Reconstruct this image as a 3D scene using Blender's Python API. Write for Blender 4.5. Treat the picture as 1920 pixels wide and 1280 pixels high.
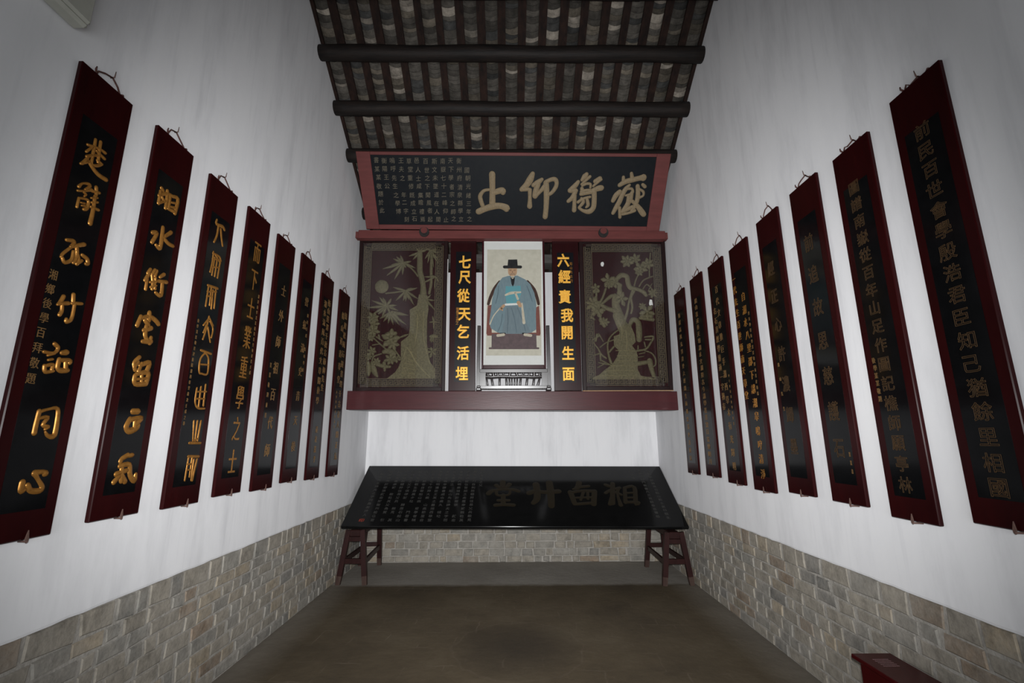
import bpy, bmesh, math, random
from mathutils import Vector, Matrix

# ------------------------------------------------------------------ scene, camera, light
for o in list(bpy.data.objects):
    bpy.data.objects.remove(o, do_unlink=True)
SC = bpy.context.scene
COL = SC.collection
random.seed(11)

SC.view_settings.view_transform = 'Standard'
SC.view_settings.look = 'None'
SC.view_settings.gamma = 1.0
SC.view_settings.use_curve_mapping = False
SC.view_settings.exposure = 0.0
SC.cycles.use_denoising = True
SC.cycles.max_bounces = 10
SC.cycles.diffuse_bounces = 8
SC.cycles.glossy_bounces = 4
SC.cycles.transparent_max_bounces = 12
SC.cycles.caustics_reflective = False
SC.cycles.caustics_refractive = False
SC.cycles.sample_clamp_indirect = 6.0

CAM_H = 1.652
pitch, yaw, roll = math.radians(12.007), math.radians(0.2474), math.radians(0.2443)
cam_data = bpy.data.cameras.new('camera')
cam_data.sensor_width = 36.0
cam_data.lens = 36.0 * 860.9 / 1920.0
cam_data.clip_start = 0.05
cam = bpy.data.objects.new('camera', cam_data)
COL.objects.link(cam)
cam.matrix_world = (Matrix.Translation((0, 0, CAM_H)) @ Matrix.Rotation(-yaw, 4, 'Z')
                    @ Matrix.Rotation(math.pi / 2 + pitch, 4, 'X') @ Matrix.Rotation(-roll, 4, 'Z'))
SC.camera = cam

world = bpy.data.worlds.new('world')
SC.world = world
world.use_nodes = True
bg = world.node_tree.nodes['Background']
bg.inputs['Color'].default_value = (0.86, 0.93, 1.0, 1)
bg.inputs['Strength'].default_value = 0.2

# daylight falling in through the open front of the hall, behind the photographer
ld = bpy.data.lights.new('daylight_opening', 'AREA')
ld.shape = 'RECTANGLE'
ld.size, ld.size_y = 3.6, 1.7
ld.energy = 75.0
ld.color = (0.93, 0.97, 1.0)
lo = bpy.data.objects.new('daylight_opening', ld)
lo.location = (0.03, -1.50, 1.30)
lo.rotation_euler = (math.pi / 2, 0, 0)
COL.objects.link(lo)

# the camera's own small flash, just above the lens
fd = bpy.data.lights.new('camera_flash', 'SPOT')
fd.energy = 1350.0
fd.spot_size = math.radians(107)
fd.spot_blend = 1.0
fd.shadow_soft_size = 0.035
fo = bpy.data.objects.new('camera_flash', fd)
fo.location = (0.0, -0.05, CAM_H + 0.10)
fo.rotation_euler = (math.radians(90 + 6), 0, 0)
COL.objects.link(fo)

XL, XR, YB, YF = -2.072, 2.128, 6.794, -1.65      # inner faces of the walls
DADO = 0.84

# ------------------------------------------------------------------ materials
def nmat(name):
    m = bpy.data.materials.new(name)
    m.use_nodes = True
    nt = m.node_tree
    return m, nt, nt.nodes['Principled BSDF']

def N(nt, typ, **kw):
    n = nt.nodes.new(typ)
    for k, v in kw.items():
        if k.startswith('i_'):
            key = k[2:]
            n.inputs[int(key) if key.isdigit() else key].default_value = v
        else:
            setattr(n, k, v)
    return n

def ramp(nt, stops):
    r = nt.nodes.new('ShaderNodeValToRGB')
    cr = r.color_ramp
    while len(cr.elements) < len(stops):
        cr.elements.new(0.5)
    for e, (p, c) in zip(cr.elements, stops):
        e.position = p
        e.color = (c[0], c[1], c[2], 1)
    return r

def coords(nt, scale=(1, 1, 1), kind='Object'):
    tc = N(nt, 'ShaderNodeTexCoord')
    mp = N(nt, 'ShaderNodeMapping')
    mp.inputs['Scale'].default_value = scale
    nt.links.new(tc.outputs[kind], mp.inputs['Vector'])
    return mp

def simple(name, c1, c2=None, rough=0.5, metal=0.0, scale=(8, 8, 8), nscale=3.0, bump=0.0, bscale=None, coat=0.0, spec=0.16):
    """Noise-mottled surface: two colours, optional bump."""
    m, nt, b = nmat(name)
    b.inputs['Roughness'].default_value = rough
    b.inputs['Metallic'].default_value = metal
    b.inputs['Coat Weight'].default_value = coat
    b.inputs['Coat Roughness'].default_value = 0.05
    b.inputs['Specular IOR Level'].default_value = spec
    c2 = c2 or tuple(x * 0.75 for x in c1)
    mp = coords(nt, scale)
    no = N(nt, 'ShaderNodeTexNoise', i_Scale=nscale, i_Detail=6.0, i_Roughness=0.6)
    nt.links.new(mp.outputs[0], no.inputs['Vector'])
    r = ramp(nt, [(0.35, c1), (0.7, c2)])
    nt.links.new(no.outputs['Fac'], r.inputs['Fac'])
    nt.links.new(r.outputs['Color'], b.inputs['Base Color'])
    if bump:
        nb = N(nt, 'ShaderNodeTexNoise', i_Scale=bscale or nscale * 3, i_Detail=5.0)
        nt.links.new(mp.outputs[0], nb.inputs['Vector'])
        bp = N(nt, 'ShaderNodeBump', i_Strength=bump, i_Distance=0.01)
        nt.links.new(nb.outputs['Fac'], bp.inputs['Height'])
        nt.links.new(bp.outputs['Normal'], b.inputs['Normal'])
    return m

def tinted(name, noise_amt=0.35, rough=0.85, bump=0.5, smear=None, nscale=9.0):
    """Colour of each brick or tile comes from the 'tint' attribute, mottled by noise; lime smears on top."""
    m, nt, b = nmat(name)
    b.inputs['Roughness'].default_value = rough
    b.inputs['Specular IOR Level'].default_value = 0.2
    at = N(nt, 'ShaderNodeAttribute', attribute_name='tint')
    mp = coords(nt)
    no = N(nt, 'ShaderNodeTexNoise', i_Scale=nscale, i_Detail=8.0, i_Roughness=0.7)
    nt.links.new(mp.outputs[0], no.inputs['Vector'])
    mr = N(nt, 'ShaderNodeMapRange', i_1=0.3, i_2=0.7, i_3=1 - noise_amt, i_4=1 + noise_amt)
    nt.links.new(no.outputs['Fac'], mr.inputs[0])
    mx = N(nt, 'ShaderNodeVectorMath', operation='SCALE')
    nt.links.new(at.outputs['Color'], mx.inputs[0])
    nt.links.new(mr.outputs[0], mx.inputs['Scale'])
    col = mx.outputs[0]
    if smear:
        ns = N(nt, 'ShaderNodeTexNoise', i_Scale=4.5, i_Detail=9.0, i_Roughness=0.8)
        nt.links.new(mp.outputs[0], ns.inputs['Vector'])
        rs = ramp(nt, [(0.36, (0.10, 0.10, 0.10)), (0.68, (0.78, 0.78, 0.78))])
        nt.links.new(ns.outputs['Fac'], rs.inputs['Fac'])
        mm = N(nt, 'ShaderNodeMix', data_type='RGBA')
        mm.inputs[7].default_value = (*smear, 1)
        nt.links.new(rs.outputs['Color'], mm.inputs[0])
        nt.links.new(col, mm.inputs[6])
        col = mm.outputs[2]
    nt.links.new(col, b.inputs['Base Color'])
    nb = N(nt, 'ShaderNodeTexNoise', i_Scale=nscale * 3, i_Detail=6.0)
    nt.links.new(mp.outputs[0], nb.inputs['Vector'])
    bp = N(nt, 'ShaderNodeBump', i_Strength=bump, i_Distance=0.008)
    nt.links.new(nb.outputs['Fac'], bp.inputs['Height'])
    nt.links.new(bp.outputs['Normal'], b.inputs['Normal'])
    return m

def plaster_mat():
    m, nt, b = nmat('lime_plaster')
    b.inputs['Roughness'].default_value = 0.9
    b.inputs['Specular IOR Level'].default_value = 0.15
    mp = coords(nt, (1.6, 1.6, 0.35))
    no = N(nt, 'ShaderNodeTexNoise', i_Scale=2.6, i_Detail=7.0, i_Roughness=0.62)
    nt.links.new(mp.outputs[0], no.inputs['Vector'])
    r = ramp(nt, [(0.3, (0.60, 0.60, 0.615)), (0.5, (0.70, 0.70, 0.715)), (0.75, (0.73, 0.73, 0.74))])
    nt.links.new(no.outputs['Fac'], r.inputs['Fac'])
    mp2 = coords(nt, (7, 7, 0.5))
    n2 = N(nt, 'ShaderNodeTexNoise', i_Scale=2.2, i_Detail=4.0, i_Roughness=0.55)
    nt.links.new(mp2.outputs[0], n2.inputs['Vector'])
    r2 = ramp(nt, [(0.24, (0.80, 0.80, 0.81)), (0.44, (1, 1, 1))])
    nt.links.new(n2.outputs['Fac'], r2.inputs['Fac'])
    mm = N(nt, 'ShaderNodeMix', data_type='RGBA', blend_type='MULTIPLY')
    mm.inputs[0].default_value = 0.45
    nt.links.new(r.outputs['Color'], mm.inputs[6])
    nt.links.new(r2.outputs['Color'], mm.inputs[7])
    nt.links.new(mm.outputs[2], b.inputs['Base Color'])
    mp3 = coords(nt)
    n3 = N(nt, 'ShaderNodeTexNoise', i_Scale=2.4, i_Detail=9.0, i_Roughness=0.6)
    nt.links.new(mp3.outputs[0], n3.inputs['Vector'])
    bp = N(nt, 'ShaderNodeBump', i_Strength=0.13, i_Distance=0.03)
    nt.links.new(n3.outputs['Fac'], bp.inputs['Height'])
    nt.links.new(bp.outputs['Normal'], b.inputs['Normal'])
    return m

def floor_mat():
    m, nt, b = nmat('earth_floor')
    b.inputs['Roughness'].default_value = 0.8
    b.inputs['Specular IOR Level'].default_value = 0.2
    L = nt.links.new
    mp = coords(nt)
    n1 = N(nt, 'ShaderNodeTexNoise', i_Scale=1.3, i_Detail=10.0, i_Roughness=0.65)
    L(mp.outputs[0], n1.inputs['Vector'])
    r1 = ramp(nt, [(0.3, (0.050, 0.038, 0.024)), (0.52, (0.076, 0.058, 0.036)), (0.72, (0.098, 0.078, 0.051))])
    L(n1.outputs['Fac'], r1.inputs['Fac'])
    # faint pale scratch lines of the old square paving, worn away in places
    mpr = coords(nt, (2.1, 2.1, 1)); mpr.inputs['Rotation'].default_value = (0, 0, math.radians(4))
    br = N(nt, 'ShaderNodeTexBrick', i_Scale=1.0)
    br.inputs['Mortar Size'].default_value = 0.012
    br.inputs['Color1'].default_value = (0, 0, 0, 1); br.inputs['Color2'].default_value = (0, 0, 0, 1)
    br.inputs['Mortar'].default_value = (1, 1, 1, 1)
    br.inputs['Brick Width'].default_value = 0.62; br.inputs['Row Height'].default_value = 0.62
    wob = N(nt, 'ShaderNodeTexNoise', i_Scale=3.0, i_Detail=2.0)
    L(mpr.outputs[0], wob.inputs['Vector'])
    va = N(nt, 'ShaderNodeVectorMath', operation='MULTIPLY_ADD')
    va.inputs[1].default_value = (0.12, 0.12, 0)
    L(wob.outputs['Color'], va.inputs[0]); L(mpr.outputs[0], va.inputs[2])
    L(va.outputs[0], br.inputs['Vector'])
    brk = N(nt, 'ShaderNodeTexNoise', i_Scale=4.0, i_Detail=5.0)
    L(mp.outputs[0], brk.inputs['Vector'])
    rb = ramp(nt, [(0.5, (0, 0, 0)), (0.72, (0.45, 0.45, 0.45))])
    L(brk.outputs['Fac'], rb.inputs['Fac'])
    mu = N(nt, 'ShaderNodeMath', operation='MULTIPLY')
    L(br.outputs['Color'], mu.inputs[0]); L(rb.outputs['Color'], mu.inputs[1])
    mA = N(nt, 'ShaderNodeMix', data_type='RGBA')
    mA.inputs[7].default_value = (0.15, 0.12, 0.09, 1)
    L(mu.outputs[0], mA.inputs[0]); L(r1.outputs['Color'], mA.inputs[6])
    # round soot stain left by a burner, with a pale worn ring
    tc = N(nt, 'ShaderNodeTexCoord')
    sub = N(nt, 'ShaderNodeVectorMath', operation='SUBTRACT'); sub.inputs[1].default_value = (0.06, 4.15, 0)
    L(tc.outputs['Object'], sub.inputs[0])
    nw = N(nt, 'ShaderNodeTexNoise', i_Scale=4.0, i_Detail=4.0)
    L(tc.outputs['Object'], nw.inputs['Vector'])
    ln = N(nt, 'ShaderNodeVectorMath', operation='LENGTH'); L(sub.outputs[0], ln.inputs[0])
    ad = N(nt, 'ShaderNodeMath', operation='MULTIPLY_ADD'); ad.inputs[1].default_value = 0.16
    L(nw.outputs['Fac'], ad.inputs[0]); L(ln.outputs['Value'], ad.inputs[2])
    rs = ramp(nt, [(0.12, (0.75, 0.75, 0.75)), (0.42, (0.38, 0.38, 0.38)), (0.66, (0.0, 0.0, 0.0))])
    L(ad.outputs[0], rs.inputs['Fac'])
    mB = N(nt, 'ShaderNodeMix', data_type='RGBA'); mB.inputs[7].default_value = (0.032, 0.025, 0.018, 1)
    L(rs.outputs['Color'], mB.inputs[0]); L(mA.outputs[2], mB.inputs[6])
    rr = ramp(nt, [(0.592, (0, 0, 0)), (0.606, (0.16, 0.16, 0.16)), (0.622, (0, 0, 0))])
    L(ad.outputs[0], rr.inputs['Fac'])
    mC = N(nt, 'ShaderNodeMix', data_type='RGBA'); mC.inputs[7].default_value = (0.14, 0.11, 0.085, 1)
    L(rr.outputs['Color'], mC.inputs[0]); L(mB.outputs[2], mC.inputs[6])
    # grey cement strip along the foot of the walls
    sx = N(nt, 'ShaderNodeSeparateXYZ'); L(tc.outputs['Object'], sx.inputs[0])
    wn = N(nt, 'ShaderNodeMath', operation='MULTIPLY_ADD'); wn.inputs[1].default_value = 0.12
    L(nw.outputs['Fac'], wn.inputs[0]); L(sx.outputs['Y'], wn.inputs[2])
    my = N(nt, 'ShaderNodeMapRange', i_1=5.80, i_2=5.90); L(wn.outputs[0], my.inputs[0])
    xo = N(nt, 'ShaderNodeMath', operation='SUBTRACT'); xo.inputs[1].default_value = 0.03
    L(sx.outputs['X'], xo.inputs[0])
    xa = N(nt, 'ShaderNodeMath', operation='ABSOLUTE'); L(xo.outputs[0], xa.inputs[0])
    mxr = N(nt, 'ShaderNodeMapRange', i_1=1.75, i_2=2.05, i_3=0.0, i_4=0.45); L(xa.outputs[0], mxr.inputs[0])
    mxx = N(nt, 'ShaderNodeMath', operation='MAXIMUM'); L(my.outputs[0], mxx.inputs[0]); L(mxr.outputs[0], mxx.inputs[1])
    gr = ramp(nt, [(0.3, (0.19, 0.172, 0.148)), (0.7, (0.26, 0.24, 0.21))]); L(n1.outputs['Fac'], gr.inputs['Fac'])
    mD = N(nt, 'ShaderNodeMix', data_type='RGBA')
    L(mxx.outputs[0], mD.inputs[0]); L(mC.outputs[2], mD.inputs[6]); L(gr.outputs['Color'], mD.inputs[7])
    L(mD.outputs[2], b.inputs['Base Color'])
    nb = N(nt, 'ShaderNodeTexNoise', i_Scale=14.0, i_Detail=8.0)
    L(mp.outputs[0], nb.inputs['Vector'])
    bp = N(nt, 'ShaderNodeBump', i_Strength=0.4, i_Distance=0.01)
    L(nb.outputs['Fac'], bp.inputs['Height']); L(bp.outputs['Normal'], b.inputs['Normal'])
    return m

def glass_mat():
    m, nt, b = nmat('thin_glass')
    nt.nodes.remove(b)
    out = nt.nodes['Material Output']
    tr = N(nt, 'ShaderNodeBsdfTransparent'); tr.inputs[0].default_value = (0.955, 0.96, 0.955, 1)
    gl = N(nt, 'ShaderNodeBsdfGlossy'); gl.inputs['Roughness'].default_value = 0.06
    fr = N(nt, 'ShaderNodeFresnel', i_IOR=1.5)
    mx = N(nt, 'ShaderNodeMixShader')
    nt.links.new(fr.outputs[0], mx.inputs[0]); nt.links.new(tr.outputs[0], mx.inputs[1]); nt.links.new(gl.outputs[0], mx.inputs[2])
    nt.links.new(mx.outputs[0], out.inputs[0])
    return m

M = dict(
    plaster=plaster_mat(), floor=floor_mat(), glass=glass_mat(),
    brick=tinted('old_grey_brick', noise_amt=0.55, nscale=13.0, bump=0.45, smear=(0.31, 0.285, 0.245)),
    mortar=simple('lime_mortar', (0.34, 0.32, 0.29), (0.24, 0.225, 0.20), 0.95, nscale=2, bump=0.5),
    tile=tinted('roof_tile', noise_amt=0.5, bump=0.6, nscale=14),
    rafter=simple('rafter_wood', (0.022, 0.0105, 0.0075), (0.0065, 0.004, 0.0036), 0.75, scale=(6, 1.2, 6), bump=0.3),
    purlin=simple('purlin_wood', (0.008, 0.0068, 0.0065), (0.018, 0.013, 0.011), 0.6, scale=(1, 8, 8), bump=0.3),
    plate=simple('grey_wall_plate', (0.10, 0.095, 0.09), (0.06, 0.056, 0.053), 0.8, scale=(1, 8, 8)),
    boardred=simple('board_dark_red_lacquer', (0.021, 0.0019, 0.0022), (0.014, 0.0015, 0.0018), 0.26, scale=(4, 4, 1), spec=0.10),
    field=simple('black_lacquer', (0.0028, 0.0029, 0.0032), (0.0045, 0.0045, 0.005), 0.11, nscale=1.5, spec=0.14),
    gold=simple('gold_leaf', (0.35, 0.16, 0.034), (0.23, 0.10, 0.022), 0.36, metal=0.55, nscale=6),
    golddim=simple('dull_gold_leaf', (0.19, 0.105, 0.040), (0.125, 0.07, 0.028), 0.45, metal=0.3, nscale=6),
    goldbright=simple('bright_gold_paint', (0.80, 0.45, 0.075), (0.68, 0.33, 0.045), 0.42, metal=0.25, nscale=6),
    goldout=simple('engraved_gold_outline', (0.082, 0.046, 0.021), (0.055, 0.032, 0.015), 0.5, metal=0.2, nscale=6),  # right-wall gold: the darkness it reflects is mixed into the colour
    ochre=simple('faded_ochre_gold', (0.20, 0.150, 0.088), (0.145, 0.112, 0.07), 0.6, nscale=5),
    ochresmall=simple('worn_ochre_gold', (0.125, 0.108, 0.078), (0.075, 0.066, 0.05), 0.7, nscale=9),
    tabred=simple('tablet_red_paint', (0.125, 0.036, 0.034), (0.095, 0.029, 0.027), 0.55, scale=(1, 6, 6)),
    beamred=simple('beam_dark_red_paint', (0.058, 0.0135, 0.0155), (0.042, 0.011, 0.013), 0.36, scale=(0.8, 12, 12), bump=0.06, spec=0.22),
    tabblack=simple('tablet_black', (0.0060, 0.0075, 0.0095), (0.0085, 0.0095, 0.011), 0.5, nscale=2, spec=0.08),
    tableblack=simple('table_black_lacquer', (0.004, 0.004, 0.004), (0.0055, 0.0055, 0.0055), 0.10, nscale=1, spec=0.24),
    tablegold=simple('engraved_brown_gold', (0.0125, 0.0088, 0.0035), (0.010, 0.0068, 0.0028), 0.6, nscale=6),
    tablewhite=simple('engraved_pale_letters', (0.045, 0.044, 0.041), (0.028, 0.0275, 0.026), 0.6, nscale=6),
    sealred=simple('seal_red', (0.26, 0.035, 0.02), None, 0.5),
    panelred=simple('panel_deep_red', (0.026, 0.0036, 0.0045), (0.014, 0.0026, 0.0034), 0.5),
    panelframe=simple('panel_dark_frame', (0.010, 0.0048, 0.0048), (0.015, 0.006, 0.006), 0.4),
    panelfret=simple('panel_fret_ground', (0.030, 0.021, 0.017), (0.040, 0.027, 0.021), 0.6),
    carving=simple('gilt_carving', (0.165, 0.143, 0.084), (0.085, 0.072, 0.044), 0.55, metal=0.1, nscale=6, bump=0.8),
    ridge=simple('gilt_carving_edge', (0.20, 0.17, 0.095), (0.13, 0.11, 0.065), 0.55, metal=0.1, nscale=5),
    fret=simple('gilt_fret', (0.15, 0.118, 0.07), (0.095, 0.075, 0.046), 0.6, nscale=6),
    chip=simple('white_chip', (0.75, 0.74, 0.72), (0.66, 0.65, 0.64), 0.8),
    framewood=simple('rosewood_frame', (0.032, 0.0055, 0.008), (0.022, 0.005, 0.0065), 0.25),
    standwood=simple('blackwood_stand', (0.030, 0.024, 0.024), (0.020, 0.017, 0.017), 0.25, spec=0.6),
    edge=simple('bare_wood_edge', (0.42, 0.27, 0.15), (0.30, 0.19, 0.11), 0.6),
    iron=simple('black_iron', (0.016, 0.015, 0.015), (0.03, 0.026, 0.024), 0.5),
    rust=simple('rusty_iron', (0.13, 0.075, 0.062), (0.08, 0.05, 0.042), 0.7, nscale=9),
    steel=simple('bright_steel', (0.7, 0.7, 0.72), (0.6, 0.6, 0.62), 0.2, metal=1.0),
    cord=simple('old_cord', (0.055, 0.022, 0.02), (0.11, 0.06, 0.05), 0.9, nscale=12),
    trestle=simple('trestle_red_brown', (0.025, 0.0085, 0.0078), (0.016, 0.006, 0.0056), 0.42, scale=(6, 6, 2)),
    foot=simple('worn_trestle_foot', (0.055, 0.034, 0.027), (0.036, 0.018, 0.015), 0.7, scale=(6, 6, 2)),
    boxred=simple('box_red_paint', (0.042, 0.0018, 0.0026), (0.032, 0.0016, 0.0022), 0.3),
    boxtext=simple('box_pale_text', (0.20, 0.12, 0.12), None, 0.6),
    beige=simple('beige_plastic', (0.42, 0.42, 0.37), (0.39, 0.385, 0.34), 0.45),
    darkgrey=simple('dark_grey_plastic', (0.09, 0.09, 0.085), None, 0.6),
    mount=simple('portrait_white_mount', (0.74, 0.735, 0.72), (0.71, 0.705, 0.69), 0.7),
    p_back=simple('painted_silk', (0.60, 0.565, 0.48), (0.52, 0.485, 0.405), 0.8, nscale=2),
    p_robe=simple('painted_blue_robe', (0.165, 0.23, 0.265), (0.20, 0.27, 0.30), 0.8, scale=(20, 20, 5)),
    p_robedark=simple('painted_robe_skirt', (0.16, 0.205, 0.235), (0.19, 0.24, 0.265), 0.8, scale=(20, 20, 4)),
    p_fold=simple('painted_robe_fold', (0.115, 0.155, 0.185), None, 0.8),
    p_badge=simple('painted_teal_badge', (0.10, 0.34, 0.40), (0.16, 0.30, 0.33), 0.8, nscale=8),
    p_light=simple('painted_cream', (0.58, 0.52, 0.42), (0.46, 0.40, 0.31), 0.8),
    p_skin=simple('painted_skin', (0.50, 0.31, 0.19), (0.43, 0.27, 0.17), 0.8),
    p_beard=simple('painted_beard', (0.20, 0.155, 0.12), None, 0.8),
    p_brow=simple('painted_brow', (0.17, 0.10, 0.06), None, 0.8),
    p_dark=simple('painted_black', (0.018, 0.018, 0.02), (0.03, 0.03, 0.032), 0.8),
    p_chair=simple('painted_brown_chair', (0.075, 0.042, 0.035), None, 0.8),
    p_red=simple('painted_red_cloth', (0.23, 0.085, 0.07), (0.17, 0.07, 0.06), 0.8),
    p_stool=simple('painted_grey_stool', (0.115, 0.085, 0.09), (0.155, 0.11, 0.115), 0.8),
)

# ------------------------------------------------------------------ mesh helpers
class MB:
    """Collects shapes (with material slots and tints) and links them as one mesh object."""
    def __init__(s):
        s.v, s.f, s.mi, s.tint, s.sm = [], [], [], [], []
    def face(s, idx, mi=0, tint=(1, 1, 1), smooth=False):
        s.f.append(tuple(idx)); s.mi.append(mi); s.tint.append(tint); s.sm.append(smooth)
    def add(s, verts, faces, mi=0, tint=(1, 1, 1), smooth=False):
        n = len(s.v); s.v += [tuple(p) for p in verts]
        for f in faces:
            s.face([n + i for i in f], mi, tint, smooth)
    def box(s, x0, x1, y0, y1, z0, z1, mi=0, tint=(1, 1, 1), bev=0.0):
        if bev:
            b = min(bev, (x1 - x0) * .45, (y1 - y0) * .45, (z1 - z0) * .45)
            vs = []
            for sx, X, x in ((1, x0, x0 + b), (-1, x1, x1 - b)):
                for sy, Y, y in ((1, y0, y0 + b), (-1, y1, y1 - b)):
                    for sz, Z, z in ((1, z0, z0 + b), (-1, z1, z1 - b)):
                        vs += [(X, y, z), (x, Y, z), (x, y, Z)]
            c = lambda i, j, k, a: ((i * 2 + j) * 2 + k) * 3 + a
            fs = []
            for i in (0, 1):
                q = [c(i, 0, 0, 0), c(i, 0, 1, 0), c(i, 1, 1, 0), c(i, 1, 0, 0)]; fs.append(q if i == 0 else q[::-1])
                q = [c(0, i, 0, 1), c(1, i, 0, 1), c(1, i, 1, 1), c(0, i, 1, 1)]; fs.append(q if i == 0 else q[::-1])
                q = [c(0, 0, i, 2), c(0, 1, i, 2), c(1, 1, i, 2), c(1, 0, i, 2)]; fs.append(q if i == 0 else q[::-1])
            for j in (0, 1):
                for k in (0, 1):
                    q = [c(0, j, k, 1), c(1, j, k, 1), c(1, j, k, 2), c(0, j, k, 2)]; fs.append(q if j == k else q[::-1])
                    q = [c(j, 0, k, 2), c(j, 1, k, 2), c(j, 1, k, 0), c(j, 0, k, 0)]; fs.append(q if j == k else q[::-1])
                    q = [c(j, k, 0, 0), c(j, k, 1, 0), c(j, k, 1, 1), c(j, k, 0, 1)]; fs.append(q if j == k else q[::-1])
            for i in (0, 1):
                for j in (0, 1):
                    for k in (0, 1):
                        q = [c(i, j, k, 0), c(i, j, k, 1), c(i, j, k, 2)]; fs.append(q if (i + j + k) % 2 == 0 else q[::-1])
            s.add(vs, fs, mi, tint)
        else:
            s.add([(x0, y0, z0), (x1, y0, z0), (x1, y1, z0), (x0, y1, z0), (x0, y0, z1), (x1, y0, z1), (x1, y1, z1), (x0, y1, z1)],
                  [(0, 3, 2, 1), (4, 5, 6, 7), (0, 1, 5, 4), (1, 2, 6, 5), (2, 3, 7, 6), (3, 0, 4, 7)], mi, tint)
    def hexa(s, p, mi=0, tint=(1, 1, 1)):
        """8 points: bottom ring 0-3, top ring 4-7."""
        s.add(p, [(0, 3, 2, 1), (4, 5, 6, 7), (0, 1, 5, 4), (1, 2, 6, 5), (2, 3, 7, 6), (3, 0, 4, 7)], mi, tint)
    def bar(s, a, b, w, d, mi=0, up=(0, 0, 1), w2=None, d2=None):
        """Square-section bar from a to b."""
        a, b = Vector(a), Vector(b); t = (b - a).normalized()
        u = Vector(up); u = (u - t * u.dot(t))
        if u.length < 1e-4: u = Vector((1, 0, 0)) - t * t.x
        u.normalize(); r = t.cross(u)
        w2 = w2 or w; d2 = d2 or d
        ring = lambda c, w, d: [c - r * w / 2 - u * d / 2, c + r * w / 2 - u * d / 2, c + r * w / 2 + u * d / 2, c - r * w / 2 + u * d / 2]
        s.hexa(ring(a, w, d) + ring(b, w2, d2), mi)
    def tube(s, pts, r, n=8, mi=0, caps=True):
        pts = [Vector(p) for p in pts]; rs = r if isinstance(r, (list, tuple)) else [r] * len(pts)
        base = len(s.v); ref = Vector((0.13, 0.37, 0.92))
        for i, p in enumerate(pts):
            t = (pts[min(i + 1, len(pts) - 1)] - pts[max(i - 1, 0)]).normalized()
            a = t.cross(ref)
            if a.length < 0.05: a = t.cross(Vector((1, 0, 0)))
            a.normalize(); b = t.cross(a)
            for k in range(n):
                an = 2 * math.pi * k / n
                s.v.append(tuple(p + (a * math.cos(an) + b * math.sin(an)) * rs[i]))
        for i in range(len(pts) - 1):
            for k in range(n):
                s.face([base + i * n + k, base + i * n + (k + 1) % n, base + (i + 1) * n + (k + 1) % n, base + (i + 1) * n + k], mi, smooth=True)
        if caps:
            s.face([base + k for k in range(n)][::-1], mi); s.face([base + (len(pts) - 1) * n + k for k in range(n)], mi)
    def prism(s, poly, y0, y1, mi=0):
        """Polygon in x,z extruded from y0 (back) to y1 (front, more negative)."""
        a = sum(poly[i][0] * poly[(i + 1) % len(poly)][1] - poly[(i + 1) % len(poly)][0] * poly[i][1] for i in range(len(poly)))
        if a < 0: poly = poly[::-1]
        n = len(poly); b = len(s.v)
        s.v += [(x, y0, z) for x, z in poly] + [(x, y1, z) for x, z in poly]
        s.face([b + n + i for i in range(n)], mi)
        s.face([b + i for i in range(n)][::-1], mi)
        for i in range(n):
            j = (i + 1) % n
            s.face([b + i, b + j, b + n + j, b + n + i], mi)
    def stroke(s, pts, y, h, mi=0, flat=False, minw=0.0):
        """Brush stroke in the x,z plane standing h in front of y: rounded ends, domed or flat top."""
        P = [(p[0] / 1000, p[1] / 1000, max(p[2] / 1000, minw)) for p in pts]
        Q = []
        for i in range(len(P) - 1):
            p0, p1, p2, p3 = P[max(i - 1, 0)], P[i], P[i + 1], P[min(i + 2, len(P) - 1)]
            m = 4 if len(P) > 2 else 2
            for k in range(m):
                t = k / m
                Q.append(tuple(0.5 * ((2 * b) + (-a + c) * t + (2 * a - 5 * b + 4 * c - d) * t * t + (-a + 3 * b - 3 * c + d) * t ** 3) for a, b, c, d in zip(p0, p1, p2, p3)))
        Q.append(P[-1])
        R = []
        def dirn(i):
            a, b = Q[max(i - 1, 0)], Q[min(i + 1, len(Q) - 1)]
            dx, dz = b[0] - a[0], b[1] - a[1]; l = math.hypot(dx, dz) or 1e-6
            return dx / l, dz / l
        dx, dz = dirn(0)
        for a in (88, 60, 30):
            ca, sa = math.cos(math.radians(a)), math.sin(math.radians(a)); w = Q[0][2]
            R.append((Q[0][0] - dx * w / 2 * sa, Q[0][1] - dz * w / 2 * sa, max(w * ca, 1e-4), dx, dz, ca))
        for i, q in enumerate(Q):
            dx, dz = dirn(i); R.append((q[0], q[1], max(q[2], 1e-4), dx, dz, 1.0))
        for a in (30, 60, 88):
            ca, sa = math.cos(math.radians(a)), math.sin(math.radians(a)); w = Q[-1][2]
            R.append((Q[-1][0] + dx * w / 2 * sa, Q[-1][1] + dz * w / 2 * sa, max(w * ca, 1e-4), dx, dz, ca))
        prof = ((-0.5, 0), (-0.5, 1), (0.5, 1), (0.5, 0)) if flat else ((-0.5, 0), (-0.36, 0.72), (0, 1), (0.36, 0.72), (0.5, 0))
        b = len(s.v); n = len(prof)
        for x, z, w, dx, dz, ca in R:
            for o, hh in prof:
                s.v.append((x - dz * o * w, y - hh * h * (1 if flat else (0.35 + 0.65 * ca)), z + dx * o * w))
        for i in range(len(R) - 1):
            for k in range(n - 1):
                s.face([b + i * n + k, b + i * n + k + 1, b + (i + 1) * n + k + 1, b + (i + 1) * n + k][::-1], mi, smooth=not flat)
        s.face([b + k for k in range(n)], mi); s.face([b + (len(R) - 1) * n + k for k in range(n)][::-1], mi)
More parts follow.
